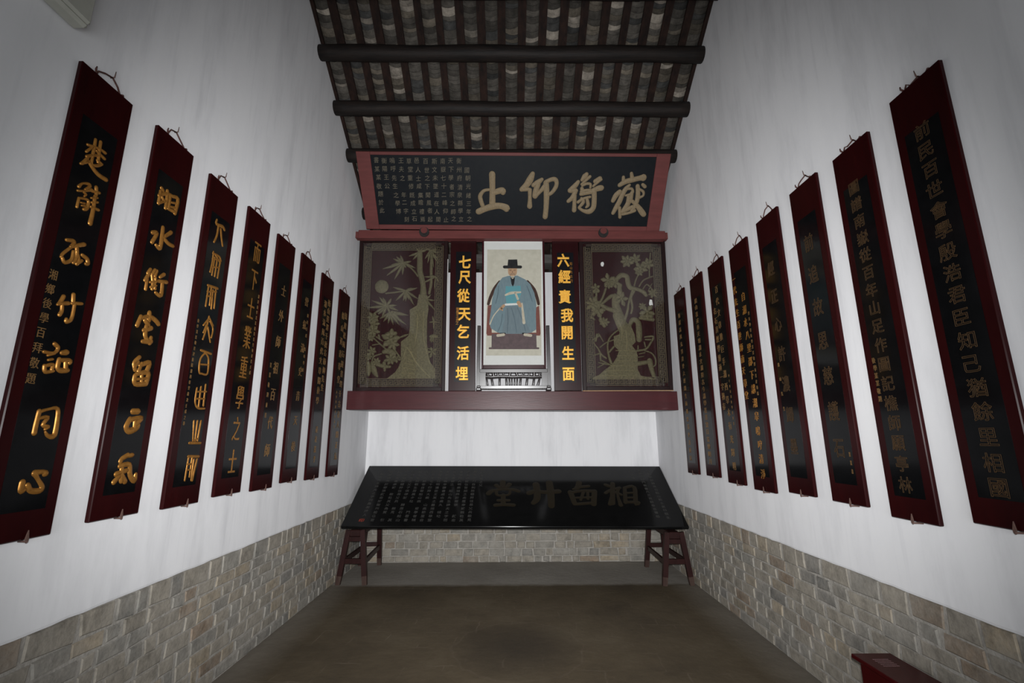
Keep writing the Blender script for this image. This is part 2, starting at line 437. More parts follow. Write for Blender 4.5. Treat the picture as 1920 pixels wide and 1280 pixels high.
    def flower(s, x, z, r, y, h, n=6, a0=0.0, mi=0):
        """Rosette of n petals round a small boss."""
        for k in range(n):
            a = a0 + 2 * math.pi * k / n
            ca, sa = math.cos(a), math.sin(a); q = r * random.uniform(0.85, 1.1)
            s.stroke([((x + ca * r * .2) * 1000, (z + sa * r * .2) * 1000, r * 300), ((x + ca * q * .62) * 1000, (z + sa * q * .62) * 1000, r * 620),
                      ((x + ca * q * .9) * 1000, (z + sa * q * .9) * 1000, r * 330)], y - 0.0012 * (k % 3), h)
        s.stroke([((x - .003) * 1000, z * 1000, r * 420), ((x + .003) * 1000, z * 1000, r * 420)], y - 0.002, h + 0.004)
    def build(s, name, mats, parent=None, loc=None):
        me = bpy.data.meshes.new(name)
        me.from_pydata(s.v, [], s.f)
        for m in (mats if isinstance(mats, (list, tuple)) else [mats]):
            me.materials.append(m)
        me.polygons.foreach_set('material_index', s.mi)
        me.polygons.foreach_set('use_smooth', s.sm)
        if any(t != (1, 1, 1) for t in s.tint):
            at = me.color_attributes.new('tint', 'FLOAT_COLOR', 'CORNER')
            data = []
            for f, t in zip(s.f, s.tint):
                data += [t[0], t[1], t[2], 1.0] * len(f)
            at.data.foreach_set('color', data)
        bm = bmesh.new(); bm.from_mesh(me); bmesh.ops.recalc_face_normals(bm, faces=bm.faces); bm.to_mesh(me); bm.free()
        me.update()
        o = bpy.data.objects.new(name, me)
        COL.objects.link(o)
        if parent is not None: o.parent = parent
        if loc is not None: o.location = loc
        return o

def tag(o, label=None, cat=None, group=None, kind=None):
    for k, v in (('label', label), ('category', cat), ('group', group), ('kind', kind)):
        if v: o[k] = v
    return o

def empty(name, loc=(0, 0, 0), rot=(0, 0, 0), mat=None):
    o = bpy.data.objects.new(name, None)
    o.empty_display_size = 0.1
    COL.objects.link(o)
    if mat is not None: o.matrix_world = mat
    else: o.location = loc; o.rotation_euler = rot
    return o

def frame(o, x, y, z):
    m = Matrix.Identity(4)
    for i, a in enumerate((x, y, z, o)):
        for j in range(3): m[j][i] = a[j]
    return m

# ------------------------------------------------------------------ lettering
GL = {}
def glyph(ch, bold=0.0, outline=False, r=0.016):
    key = (ch, bold, outline, r)
    if key in GL: return GL[key]
    cu = bpy.data.curves.new('glyph', 'FONT')
    cu.body = ch; cu.size = 1.0; cu.resolution_u = 2
    if outline:
        cu.fill_mode = 'NONE'; cu.bevel_depth = r; cu.bevel_resolution = 0
    else:
        cu.extrude = 0.5; cu.offset = bold
    ob = bpy.data.objects.new('glyph', cu); COL.objects.link(ob)
    dg = bpy.context.evaluated_depsgraph_get()
    me = bpy.data.meshes.new_from_object(ob.evaluated_get(dg))
    vs = [tuple(v.co) for v in me.vertices]; fs = [tuple(p.vertices) for p in me.polygons]
    bpy.data.objects.remove(ob, do_unlink=True); bpy.data.curves.remove(cu); bpy.data.meshes.remove(me)
    if vs:
        cx = (min(v[0] for v in vs) + max(v[0] for v in vs)) / 2; cy = (min(v[1] for v in vs) + max(v[1] for v in vs)) / 2
        vs = [(v[0] - cx, v[1] - cy, v[2]) for v in vs]
    GL[key] = (vs, fs)
    return GL[key]

def put(mb, ch, x, z, w, h, y, d, bold=0.0, outline=False, skew=0.0, mi=0, heavy=0.0):
    """One character centred at x,z, w wide and h high, standing d in front of y."""
    if heavy:                     # thick letter: its outline as a flattened tube round the filled shape
        vs, fs = glyph(ch, 0.0, True, heavy)
        mb.add([(x + v[0] * w, y - d * (0.5 + 0.5 * v[2] / heavy), z + v[1] * h) for v in vs], fs, mi)
    vs, fs = glyph(ch, bold, outline)
    zz = (lambda a: d * (0.5 + a * 14)) if outline else (lambda a: d * (a + 0.5))
    mb.add([(x + v[0] * w + v[1] * skew * h, y - zz(v[2]), z + v[1] * h + v[0] * w * abs(skew) * 0.4) for v in vs], fs, mi)

def column(mb, text, x, z0, z1, w, h, y, d, jit=0.0, **kw):
    n = len(text)
    for i, ch in enumerate(text):
        if ch == ' ': continue
        z = z0 + (z1 - z0) * (i / (n - 1) if n > 1 else 0)
        put(mb, ch, x + random.uniform(-jit, jit), z + random.uniform(-jit, jit), w * random.uniform(1 - jit * 8, 1 + jit * 8), h, y, d, **kw)

# brush strokes and carved outlines, x,z,width in millimetres in the frame of each piece
TR = {
 'tablet': [[(-270,712,82),(-269,591,77),(-270,473,76),(-272,323,86)],[(-313,523,36),(-380,508,42),(-428,448,55),(-423,388,58),(-400,316,55)],[(-455,242,81),(-366,280,80),(-266,311,86),(-167,318,80),(-92,294,93),(-86,282,86)],[(-246,485,66),(-178,509,78),(-135,513,78),(-132,492,72)],[(248,722,59),(217,652,89),(170,582,78),(110,529,60)],[(110,529,54),(201,530,48)],[(217,524,54),(220,417,49),(220,315,68)],[(368,654,47),(315,613,71),(261,583,54)],[(322,595,66),(294,513,72),(287,448,73)],[(287,442,55),(349,502,48),(408,567,66)],[(424,613,71),(436,478,75),(437,298,68),(430,181,69)],[(424,625,53),(489,654,53),(538,655,59),(561,614,53),(549,556,54),(503,491,48),(461,467,48)],[(837,628,48),(798,575,66),(734,522,54)],[(735,516,54),(814,517,60)],[(809,505,60),(777,433,61),(725,385,49)],[(803,458,55),(807,362,52),(810,270,62)],[(938,721,53),(916,692,71),(883,652,41)],[(983,693,41),(927,640,36),(881,599,30)],[(895,582,36),(948,606,36),(997,600,36),(1000,559,33)],[(891,547,48),(909,482,54)],[(889,506,48),(961,524,42),(1010,524,36)],[(885,476,48),(963,494,54),(1042,507,54)],[(855,374,43),(914,417,37),(1004,441,36)],[(895,422,37),(923,375,49),(873,307,37)],[(970,411,43),(988,339,49),(966,308,31)],[(1054,636,53),(1112,671,59)],[(1035,577,30),(1097,636,42),(1131,659,36)],[(1034,524,54),(1105,549,72),(1141,555,72)],[(1054,501,66),(1064,394,67),(1060,303,68),(1008,253,68),(926,265,43),(873,301,37)],[(1412,690,41),(1418,644,48)],[(1509,737,41),(1530,662,59)],[(1375,592,54),(1443,633,65),(1531,657,65),(1625,680,65),(1666,686,89)],[(1385,509,60),(1341,462,67),(1311,396,55)],[(1503,593,36),(1460,545,60),(1426,474,61),(1394,378,67),(1359,305,62),(1329,237,50)],[(1484,546,36),(1539,546,36),(1552,493,36),(1470,463,30)],[(1508,451,49),(1513,367,67),(1483,306,62),(1462,275,56)],[(1408,305,43),(1426,183,44)],[(1545,499,48),(1541,391,55)],[(1451,257,50),(1516,288,56),(1575,319,49)],[(1456,220,37),(1535,239,37),(1612,270,43)],[(1608,582,54),(1623,511,60),(1628,428,61),(1614,350,55),(1575,270,50)],[(1631,547,30),(1691,512,36),(1697,464,30),(1658,440,37)],[(1565,392,43),(1649,320,62),(1708,253,75),(1737,222,69)],[(1672,600,42),(1703,576,48)]],
 'table': [[(-159,822,80),(-156,698,77)],[(-71,769,71),(-105,698,49)],[(-244,750,64),(-208,698,49)],[(-339,587,75),(-296,638,62),(-173,664,39),(-25,664,56),(54,630,55)],[(-240,646,39),(-221,554,41),(-81,562,38),(-59,647,35)],[(-148,554,61),(-145,384,65)],[(-212,456,47),(-75,456,47)],[(-242,368,59),(-134,377,52),(-15,369,59)],[(286,770,93),(295,614,90),(283,481,87),(236,409,66)],[(188,597,82),(268,631,76),(402,614,69),(573,631,83)],[(467,806,94),(470,614,97),(460,355,84)],[(867,807,80),(830,701,71),(770,675,28)],[(820,709,57),(984,736,50)],[(729,615,76),(758,402,66)],[(728,606,55),(879,641,53),(1047,633,63)],[(1047,633,70),(995,387,72)],[(782,507,38),(1005,516,38)],[(756,387,50),(977,411,50)],[(898,615,44),(843,466,37)],[(954,615,39),(939,483,38)],[(1218,763,58),(1259,737,57)],[(1187,599,49),(1254,650,49),(1389,702,50)],[(1316,790,65),(1237,404,66)],[(1201,388,53),(1270,566,48),(1314,616,42)],[(1363,685,57),(1334,549,34),(1334,372,59)],[(1326,616,42),(1382,566,41)],[(1458,702,50),(1404,420,53)],[(1458,702,50),(1588,720,57),(1531,404,60),(1568,420,54)],[(1446,600,35),(1571,608,35)],[(1436,508,34),(1549,517,34)],[(1417,428,47),(1548,428,54)]],
 'b1': [[(-16,1854,14),(-14,1808,17),(-14,1760,17)],[(12,1860,17),(14,1813,16),(19,1753,16)],[(-48,1803,15),(10,1822,13),(45,1822,17)],[(-48,1765,13),(-22,1810,11)],[(-1,1802,13),(47,1791,17)],[(-41,1744,16),(-5,1775,15),(18,1786,13)],[(-35,1738,16),(-51,1704,18),(-62,1692,13)],[(-55,1699,14),(-25,1726,15)],[(-13,1756,13),(-10,1722,15),(19,1733,16),(39,1754,16)],[(13,1759,13),(33,1757,15)],[(-25,1726,19),(-3,1710,21),(32,1694,23),(77,1693,24)],[(-48,1580,17),(-35,1604,10),(-5,1619,17),(3,1610,15),(-17,1584,10)],[(-50,1558,12),(-19,1574,12),(13,1599,18)],[(-22,1567,10),(-8,1562,12),(-14,1549,8)],[(-37,1527,13),(-38,1481,14)],[(-37,1527,12),(-3,1541,14),(13,1532,16),(10,1498,19),(-3,1487,16)],[(-24,1511,9),(-7,1516,12)],[(-17,1499,9),(-1,1506,12)],[(36,1625,20),(43,1591,17),(34,1567,12)],[(18,1596,15),(55,1607,17)],[(21,1560,10),(51,1577,12)],[(28,1540,12),(56,1556,14)],[(28,1517,15),(68,1522,17)],[(39,1579,17),(43,1511,21),(42,1437,25)],[(-52,1308,17),(-22,1317,20),(-15,1308,19)],[(-15,1308,19),(-25,1286,17)],[(-27,1285,17),(33,1323,22)],[(-28,1280,13),(-55,1241,15),(-62,1221,12)],[(-55,1219,16),(-39,1203,18),(-12,1227,17),(-12,1269,14)],[(1,1297,19),(10,1250,19),(-1,1218,17)],[(3,1275,14),(22,1241,19),(17,1219,21)],[(17,1221,21),(36,1242,17)],[(35,1270,19),(61,1262,21),(70,1242,21),(61,1236,18)],[(-13,1049,20),(-22,1020,19),(-32,1005,13)],[(-25,1011,18),(14,1025,20)],[(-12,1011,16),(-8,982,18),(-14,962,19)],[(31,1072,20),(37,1034,20)],[(33,1031,18),(78,1042,17)],[(45,1032,17),(46,979,17),(41,951,18),(23,940,20),(20,952,14)],[(-8,829,21),(10,815,19),(-3,789,15),(-48,786,16)],[(-29,773,11),(-2,786,13)],[(-22,754,12),(-6,760,13)],[(-33,726,18),(-25,701,18),(8,709,16)],[(-30,726,15),(2,737,18),(1,714,16)],[(32,796,21),(52,802,28)],[(26,765,21),(25,729,21),(42,717,25),(72,722,25)],[(33,763,19),(75,767,24),(77,758,22)],[(58,758,20),(66,724,22)],[(-15,531,21),(-17,476,22),(-17,438,23)],[(-11,529,17),(25,542,13),(63,547,19),(73,496,22),(73,428,25),(44,428,18),(29,444,10)],[(-16,498,14),(27,508,17),(12,472,17),(38,467,17),(26,455,14)],[(-23,237,26),(-21,203,28),(-11,205,20)],[(1,222,25),(19,199,25),(58,195,26),(63,213,22),(36,248,18),(21,270,28)],[(21,270,30),(53,274,20),(66,267,31)]],
 'b2': [[(-61,1832,23),(-48,1826,22)],[(-70,1779,22),(-15,1823,23),(41,1832,19)],[(-65,1810,19),(-64,1734,24)],[(-15,1839,25),(-9,1791,25),(-9,1732,22)],[(-47,1782,18),(-28,1767,21)],[(-64,1734,18),(-21,1771,18)],[(11,1815,23),(13,1744,23)],[(17,1825,19),(74,1837,27),(68,1740,28)],[(25,1788,14),(56,1800,16)],[(22,1759,14),(54,1769,19)],[(10,1739,18),(67,1746,26)],[(-3,1610,26),(0,1558,29),(0,1483,28),(-32,1488,21)],[(-71,1547,25),(-39,1559,25),(-63,1492,25)],[(62,1610,27),(15,1559,21)],[(8,1556,25),(52,1538,27),(93,1537,23)],[(-42,1335,23),(-55,1309,23)],[(-47,1306,26),(-67,1263,23)],[(-54,1274,19),(-53,1215,20)],[(-10,1344,22),(-26,1314,18)],[(5,1344,20),(-3,1310,17)],[(-25,1308,19),(-10,1272,22),(-9,1230,19)],[(3,1300,17),(8,1278,17)],[(-31,1264,15),(24,1290,17)],[(2,1270,17),(12,1240,20)],[(-21,1238,17),(15,1259,14)],[(60,1343,25),(34,1318,20)],[(31,1292,21),(88,1306,25)],[(58,1296,24),(63,1217,28),(20,1219,20)],[(2,1093,30),(6,1052,30)],[(-53,1057,25),(-67,1004,28)],[(-42,1052,23),(6,1073,26),(52,1064,30),(77,1049,31)],[(-19,1043,29),(6,1026,30)],[(-18,987,27),(30,1011,30)],[(-3,1016,28),(-3,965,29),(12,944,26)],[(-15,925,23),(40,937,37)],[(41,958,24),(37,928,30)],[(-17,835,25),(-45,802,24),(-32,764,26)],[(-40,779,24),(-21,806,25)],[(-3,792,25),(59,819,30),(49,768,31)],[(5,806,18),(-6,760,25)],[(-26,733,26),(-17,690,28),(53,698,31)],[(-17,742,25),(61,761,31),(58,699,31)],[(17,747,20),(28,695,22)],[(-12,715,18),(57,728,18)],[(-1,542,33),(34,544,34)],[(-11,499,33),(-27,460,32),(-3,438,36),(42,454,34),(54,470,20)],[(-1,499,28),(66,510,29),(38,478,32)],[(25,493,23),(28,454,23)],[(14,312,29),(-20,295,27),(-26,281,27)],[(14,309,22),(43,312,25)],[(-26,258,27),(34,263,28),(50,209,31),(86,176,32),(88,210,20)],[(-41,219,28),(21,233,26)],[(-11,250,25),(-1,183,30)],[(-46,180,30),(-20,207,25)],[(-3,213,24),(23,178,31)]],
 'b3': [[(-43,1895,18),(-43,1866,22),(25,1878,25),(47,1867,26)],[(-18,1869,22),(-21,1792,20),(-40,1733,18)],[(11,1850,20),(28,1798,20),(52,1745,18)],[(-32,1662,17),(-29,1590,17),(-38,1517,17)],[(-36,1652,16),(32,1656,16),(56,1632,16)],[(-33,1612,14),(43,1635,14)],[(-12,1629,15),(-16,1501,14)],[(16,1641,15),(14,1503,15)],[(50,1630,16),(45,1503,16)],[(-34,1555,12),(48,1578,13)],[(-4,1649,18),(53,1614,14)],[(-41,1419,19),(60,1430,20)],[(-33,1410,17),(-35,1275,15)],[(-38,1377,14),(2,1386,14)],[(-37,1345,14),(8,1356,14)],[(-5,1420,15),(3,1291,13)],[(16,1403,14),(25,1273,14)],[(45,1412,17),(53,1285,14)],[(1,1390,13),(53,1403,14)],[(13,1214,17),(2,1129,15),(-17,1052,15)],[(11,1198,15),(-30,1145,15)],[(21,1205,15),(66,1165,14)],[(-3,1151,14),(-21,1097,14)],[(31,1184,14),(70,1142,14),(65,1081,14)],[(17,1141,15),(59,1049,15)],[(-21,977,17),(83,972,18)],[(28,970,15),(-15,919,15),(-9,835,15),(16,827,14),(74,835,15),(66,933,15),(29,966,14)],[(-8,885,12),(62,893,13)],[(-9,728,15),(-7,637,15),(28,602,15),(92,603,14)],[(29,740,15),(32,610,15)],[(72,760,15),(77,621,15)],[(-6,660,13),(79,667,13)],[(1,706,12),(87,715,13)],[(6,519,14),(21,394,14)],[(40,520,14),(43,394,14)],[(74,521,14),(66,394,14)],[(-9,380,18),(98,379,17)],[(21,394,12),(68,409,12)],[(-2,297,18),(98,293,19)],[(4,293,14),(-4,152,14)],[(-4,250,12),(40,248,13)],[(-1,215,12),(42,212,13)],[(37,292,13),(35,170,13)],[(56,276,13),(56,147,13)],[(85,275,15),(67,146,15)]],
 'bam': [[(-1223,1926,65),(-1218,1729,78),(-1215,1617,77),(-1185,1506,73),(-1164,1395,72),(-1161,1267,99)],[(-1058,1822,41),(-1063,1654,44),(-1059,1450,41),(-1082,1303,36)],[(-1387,1692,27),(-1313,1636,24),(-1239,1543,24)],[(-1658,1305,23),(-1499,1323,23),(-1323,1350,27)],[(-1720,1401,185),(-1719,1397,185)],[(-1442,1729,22),(-1517,1760,37),(-1578,1786,6)],[(-1442,1729,22),(-1463,1786,37),(-1481,1832,6)],[(-1442,1729,22),(-1527,1714,37),(-1597,1702,5)],[(-1442,1729,22),(-1501,1602,37),(-1550,1498,5)],[(-1442,1729,22),(-1593,1681,37),(-1716,1642,5)],[(-1442,1729,22),(-1559,1632,37),(-1655,1553,5)],[(-1442,1729,22),(-1444,1637,37),(-1445,1562,5)],[(-1442,1729,22),(-1383,1739,37),(-1335,1748,5)],[(-1442,1729,22),(-1349,1688,37),(-1274,1654,5)],[(-1442,1729,22),(-1493,1776,37),(-1534,1814,6)],[(-1442,1729,22),(-1421,1688,37),(-1403,1655,5)],[(-1222,1879,20),(-1300,1848,34),(-1364,1823,5)],[(-1222,1879,20),(-1269,1822,34),(-1309,1776,5)],[(-1222,1879,20),(-1247,1907,34),(-1268,1931,5)],[(-1222,1879,20),(-1163,1899,34),(-1115,1916,5)],[(-1222,1879,20),(-1198,1912,34),(-1178,1940,5)],[(-1222,1879,20),(-1235,1832,34),(-1246,1794,5)],[(-1078,1906,18),(-1013,1880,31),(-960,1859,5)],[(-1078,1906,18),(-1012,1824,31),(-958,1756,5)],[(-1078,1906,18),(-1017,1803,31),(-966,1719,5)],[(-1078,1906,18),(-1096,1808,31),(-1110,1728,5)],[(-1078,1906,18),(-1118,1922,31),(-1151,1935,5)],[(-1078,1906,18),(-1050,1772,31),(-1028,1663,5)],[(-1078,1906,18),(-1116,1839,31),(-1147,1785,5)],[(-1078,1906,18),(-1024,1906,31),(-979,1906,5)],[(-998,1533,15),(-1084,1532,26),(-1154,1532,4)],[(-998,1533,15),(-1100,1480,26),(-1183,1437,4)],[(-998,1533,15),(-970,1487,26),(-947,1450,4)],[(-998,1533,15),(-1006,1437,26),(-1012,1358,4)],[(-998,1533,15),(-1042,1543,26),(-1079,1552,4)],[(-998,1533,15),(-978,1518,26),(-962,1505,4)],[(-1393,1341,20),(-1487,1366,34),(-1564,1387,5)],[(-1393,1341,20),(-1464,1266,34),(-1522,1204,5)],[(-1393,1341,20),(-1410,1263,34),(-1424,1200,5)],[(-1393,1341,20),(-1391,1261,34),(-1389,1195,5)],[(-1393,1341,20),(-1367,1270,34),(-1345,1213,5)],[(-1393,1341,20),(-1329,1230,34),(-1277,1140,5)],[(-1393,1341,20),(-1299,1275,34),(-1222,1222,5)],[(-1393,1341,20),(-1311,1361,34),(-1244,1377,5)],[(-1393,1341,20),(-1350,1361,34),(-1315,1377,5)],[(-1643,1132,22),(-1776,1120,38),(-1885,1110,6)],[(-1643,1132,22),(-1751,1172,38),(-1840,1205,6)],[(-1643,1132,22),(-1735,1075,38),(-1811,1029,6)],[(-1643,1132,22),(-1701,1070,38),(-1749,1020,6)],[(-1643,1132,22),(-1699,1200,38),(-1745,1255,6)],[(-1643,1132,22),(-1672,1195,38),(-1696,1246,6)],[(-1643,1132,22),(-1611,1187,38),(-1585,1232,6)],[(-1643,1132,22),(-1570,1137,38),(-1511,1141,6)],[(-1643,1132,22),(-1557,1097,38),(-1486,1068,6)],[(-1643,1132,22),(-1593,1033,38),(-1552,952,6)],[(-1643,1132,22),(-1674,1048,38),(-1699,979,6)],[(-1570,1060,20),(-1452,1030,33),(-1356,1005,5)],[(-1570,1060,20),(-1504,988,33),(-1451,929,5)],[(-1570,1060,20),(-1591,990,33),(-1609,934,5)],[(-1570,1060,20),(-1524,1000,33),(-1487,951,5)],[(-1115,1221,16),(-1052,1211,27),(-1000,1203,4)],[(-1115,1221,16),(-1047,1134,27),(-992,1062,4)],[(-1115,1221,16),(-1085,1166,27),(-1060,1121,4)],[(-1115,1221,16),(-1082,1256,28),(-1055,1285,4)],[(-1595,1042,22),(-1461,1021,38),(-1352,1005,6)],[(-1595,1042,22),(-1474,950,37),(-1374,875,5)],[(-1595,1042,22),(-1524,950,37),(-1466,875,5)],[(-1595,1042,22),(-1568,950,37),(-1545,875,5)],[(-1595,1042,22),(-1604,960,37),(-1612,894,5)],[(-1595,1042,22),(-1639,975,37),(-1674,921,6)],[(-1595,1042,22),(-1666,997,38),(-1724,961,6)],[(-1848,980,76),(-1786,961,80)],[(-1809,899,106),(-1791,872,97)],[(-1832,823,80),(-1787,774,79)],[(-1845,712,62),(-1818,694,53)],[(-1783,685,23),(-1692,605,23),(-1620,543,23)],[(-1507,534,23),(-1470,481,23),(-1434,429,26)],[(-1806,606,21),(-1711,623,16)],[(-1805,395,17),(-1782,456,21),(-1688,491,19)],[(-1348,746,18),(-1400,728,32),(-1443,710,23)],[(-1758,712,26),(-1677,658,16)],[(-1733,738,30),(-1713,676,18)],[(-1654,517,61),(-1594,526,79),(-1531,490,79)],[(-1573,447,70),(-1554,386,52)],[(-1495,446,52),(-1476,403,35)],[(-1820,535,87),(-1806,518,79)],[(-1860,448,70),(-1843,456,61)],[(-1856,378,43),(-1844,291,69),(-1845,213,35)],[(-1804,378,43),(-1778,273,78),(-1732,195,35)],[(-1761,369,61),(-1727,395,43)],[(-1716,343,52),(-1638,325,52),(-1569,320,35)],[(-1648,368,52),(-1636,273,35)],[(-1059,910,21),(-1011,914,30),(-962,905,21)],[(-1026,981,21),(-1011,905,30),(-1009,825,16)],[(-1046,718,44),(-998,722,70),(-963,718,44)],[(-1041,683,35),(-1023,665,26)],[(-1037,515,79),(-1011,510,96)],[(-1099,559,18),(-1029,550,21)],[(-1653,720,53),(-1611,746,71),(-1515,764,53)],[(-1625,676,97),(-1530,693,123)],[(-1580,622,79),(-1510,622,61)]],
 'bamridge': [[(-1225,1014,16),(-1227,799,16),(-1249,639,16)],[(-1146,1049,14),(-1145,834,14),(-1127,639,14),(-1051,358,12)],[(-1352,569,18),(-1297,498,19),(-1251,411,19),(-1153,288,19),(-1046,184,14)],[(-1368,551,14),(-1391,446,12)],[(-1347,428,10),(-1268,393,10)],[(-1380,367,10),(-1258,341,10)],[(-1395,307,10),(-1239,280,10)],[(-1427,237,10),(-1237,228,10)]],
 'tree': [[(1408,1263,68),(1412,1152,101),(1440,1025,126),(1469,915,150)],[(1451,1289,42),(1489,1409,51)],[(1442,1496,60),(1503,1548,68),(1578,1530,68),(1591,1444,68),(1621,1375,68),(1712,1353,51),(1794,1314,59),(1825,1271,51)],[(1471,1392,59),(1483,1272,68)],[(1408,1059,67),(1310,1085,59),(1236,1127,50),(1195,1145,42)],[(1196,1153,38),(1249,1255,32),(1286,1358,32)],[(1229,1153,34),(1349,1255,51),(1391,1264,42)],[(1518,915,42),(1565,1042,38),(1586,1152,32),(1625,1271,38),(1653,1340,42)],[(1614,1024,27),(1634,1109,32),(1623,1237,32),(1669,1323,32)],[(1672,1400,21),(1702,1495,21),(1738,1556,17)],[(1739,1391,21),(1802,1478,21),(1922,1529,21)],[(1884,1529,17),(1886,1651,17),(1913,1853,22)],[(1788,1357,17),(1841,1417,17),(1897,1365,17)],[(1862,1339,15),(1908,1425,15)],[(1160,1324,32),(1155,1187,30)],[(1298,1462,94),(1349,1488,111)],[(1399,1462,94),(1423,1427,94)],[(1322,1419,77),(1338,1410,76)],[(1514,1203,110),(1473,1238,84)],[(1689,1766,86),(1724,1783,78)],[(1602,1713,86),(1580,1775,60)],[(1734,1634,77),(1794,1669,94)],[(1838,1695,77),(1906,1713,60)],[(1723,1591,68),(1766,1599,60)],[(1128,1367,68),(1178,1376,68)],[(1152,1333,51),(1159,1316,42)],[(1097,1196,67),(1120,1111,101)],[(1177,1102,101),(1158,1026,109)],[(1217,1051,75),(1101,1060,75)],[(1760,1134,50),(1775,1100,50)],[(1849,1083,92),(1812,1007,101)],[(1877,981,59),(1753,982,50)],[(1920,1322,68),(1909,1279,51)],[(1415,1229,51),(1500,1263,59)],[(1439,987,142),(1476,886,142),(1514,819,166)],[(1590,860,50),(1635,936,67),(1700,902,75),(1710,776,83),(1705,668,74)],[(1831,387,74),(1850,280,65),(1884,158,49)],[(1658,346,65),(1830,374,49)],[(1431,794,22),(1363,744,23),(1303,669,26),(1283,570,26),(1295,454,31),(1324,356,41)],[(1393,673,20),(1268,628,20),(1184,566,18)],[(1365,573,30),(1305,503,30)],[(1081,661,20),(1173,719,28)],[(1174,744,23),(1228,644,13)],[(1149,736,33),(1130,653,30)],[(1088,637,15),(1159,545,20),(1197,471,30),(1261,421,23)],[(1083,455,15),(1182,487,25)],[(1182,496,28),(1187,389,20)],[(1203,389,20),(1299,339,23)],[(1143,299,15),(1234,348,20)],[(1161,364,18),(1315,331,21)],[(1237,895,75),(1270,912,50)],[(1205,937,58),(1252,853,50)],[(1781,701,23),(1888,709,31),(1877,655,30)],[(1787,667,22),(1853,667,28)],[(1860,634,30),(1790,543,30),(1666,519,30)],[(1769,634,18),(1783,568,18)],[(1685,585,18),(1682,519,21)],[(1772,518,18),(1860,485,20),(1905,411,20),(1902,337,20),(1867,305,18)],[(1570,585,30),(1633,519,38)],[(1678,432,15),(1752,444,13)],[(1696,477,15),(1771,494,18)],[(1736,961,50),(1900,935,50)],[(1074,971,50),(1122,937,25)]],
 'treeridge': [[(1436,920,13),(1480,785,13),(1467,668,12)],[(1529,785,13),(1540,652,12),(1526,519,10)],[(1387,520,10),(1633,519,10)],[(1401,454,10),(1646,453,10)],[(1382,388,10),(1651,387,10)],[(1315,323,10),(1648,322,10)],[(1255,258,10),(1653,257,10)],[(1164,193,10),(1667,191,10)]],
 'po_chair': [[(-287,1150,36),(-259,1243,42),(-204,1364,42),(-137,1454,40)],[(235,1456,40),(324,1348,42),(367,1212,42),(380,1148,36)]],
 'po_light': [[(-128,1100,14),(-217,988,14),(-265,876,17)],[(159,1156,22),(171,1029,31),(184,895,39)],[(-58,1271,25),(18,1299,37),(140,1310,23)],[(74,1299,25),(104,1219,31)]],
 'po_belt': [[(-57,1141,28),(95,1148,28)]],
 'po_skin': [[(36,1642,123),(36,1587,120)],[(-82,1126,39),(-124,1083,36)],[(-114,1100,25),(-100,1065,20)],[(112,1170,48),(135,1125,45)]],
 'po_beard': [[(4,1549,6),(19,1562,9),(36,1559,7),(54,1562,9),(71,1549,6)]],
 'po_dark': [[(-73,1660,40),(145,1659,40)],[(-128,750,19),(-66,752,19)],[(167,752,19),(208,749,19)]],
 'po_face': [[(-2,1610,6),(23,1610,6)],[(51,1610,6),(75,1610,6)],[(-3,1622,4),(25,1625,4)],[(50,1624,4),(77,1621,4)],[(39,1607,4),(32,1582,6),(41,1579,4)]],
 'po_goatee': [[(19,1529,17),(37,1517,31),(55,1529,17)],[(27,1512,14),(37,1503,23),(47,1511,14)]],
 'po_shoe': [[(-162,725,36),(-83,736,36)],[(194,735,36),(273,724,36)]],
 'po_foot': [[(-268,557,25),(370,555,25)]],
 'po_fold': [[(-31,1086,8),(-27,931,11),(-36,763,8)],[(17,1100,7),(58,959,8),(85,763,7)],[(-149,1400,7),(-162,1271,10),(-190,1157,7)],[(227,1399,7),(268,1284,10),(295,1184,7)],[(100,1100,7),(154,959,8),(208,777,7)],[(-100,1016,7),(-121,875,8),(-162,778,6)]],
 'ap': [[(-345,184,28),(-254,175,31),(-211,178,31),(-101,183,28),(9,177,28),(83,177,28),(174,182,28),(297,175,31),(428,181,28)],[(-306,160,18),(-293,63,21)],[(-241,160,24),(-223,56,24)],[(-138,166,24),(-138,56,22)],[(-52,165,22),(-43,56,24)],[(-12,159,16),(-6,55,16)],[(21,159,13),(21,55,16)],[(58,159,13),(54,55,16)],[(92,159,16),(85,55,16)],[(138,165,22),(126,55,24)],[(223,164,24),(209,55,24)],[(312,164,24),(295,54,24)],[(382,158,21),(356,54,27)],[(-303,249,18),(-284,191,24)],[(-226,249,37),(-214,187,31)],[(-168,249,25),(-159,190,24)],[(-98,248,21),(-82,196,21)],[(3,248,37),(-9,187,24)],[(74,248,37),(95,186,24)],[(181,247,21),(165,195,21)],[(248,247,25),(245,189,24)],[(313,247,43),(312,185,31)],[(374,247,21),(383,188,24)],[(-318,234,15),(-315,212,15)],[(401,231,15),(395,210,15)]],
}
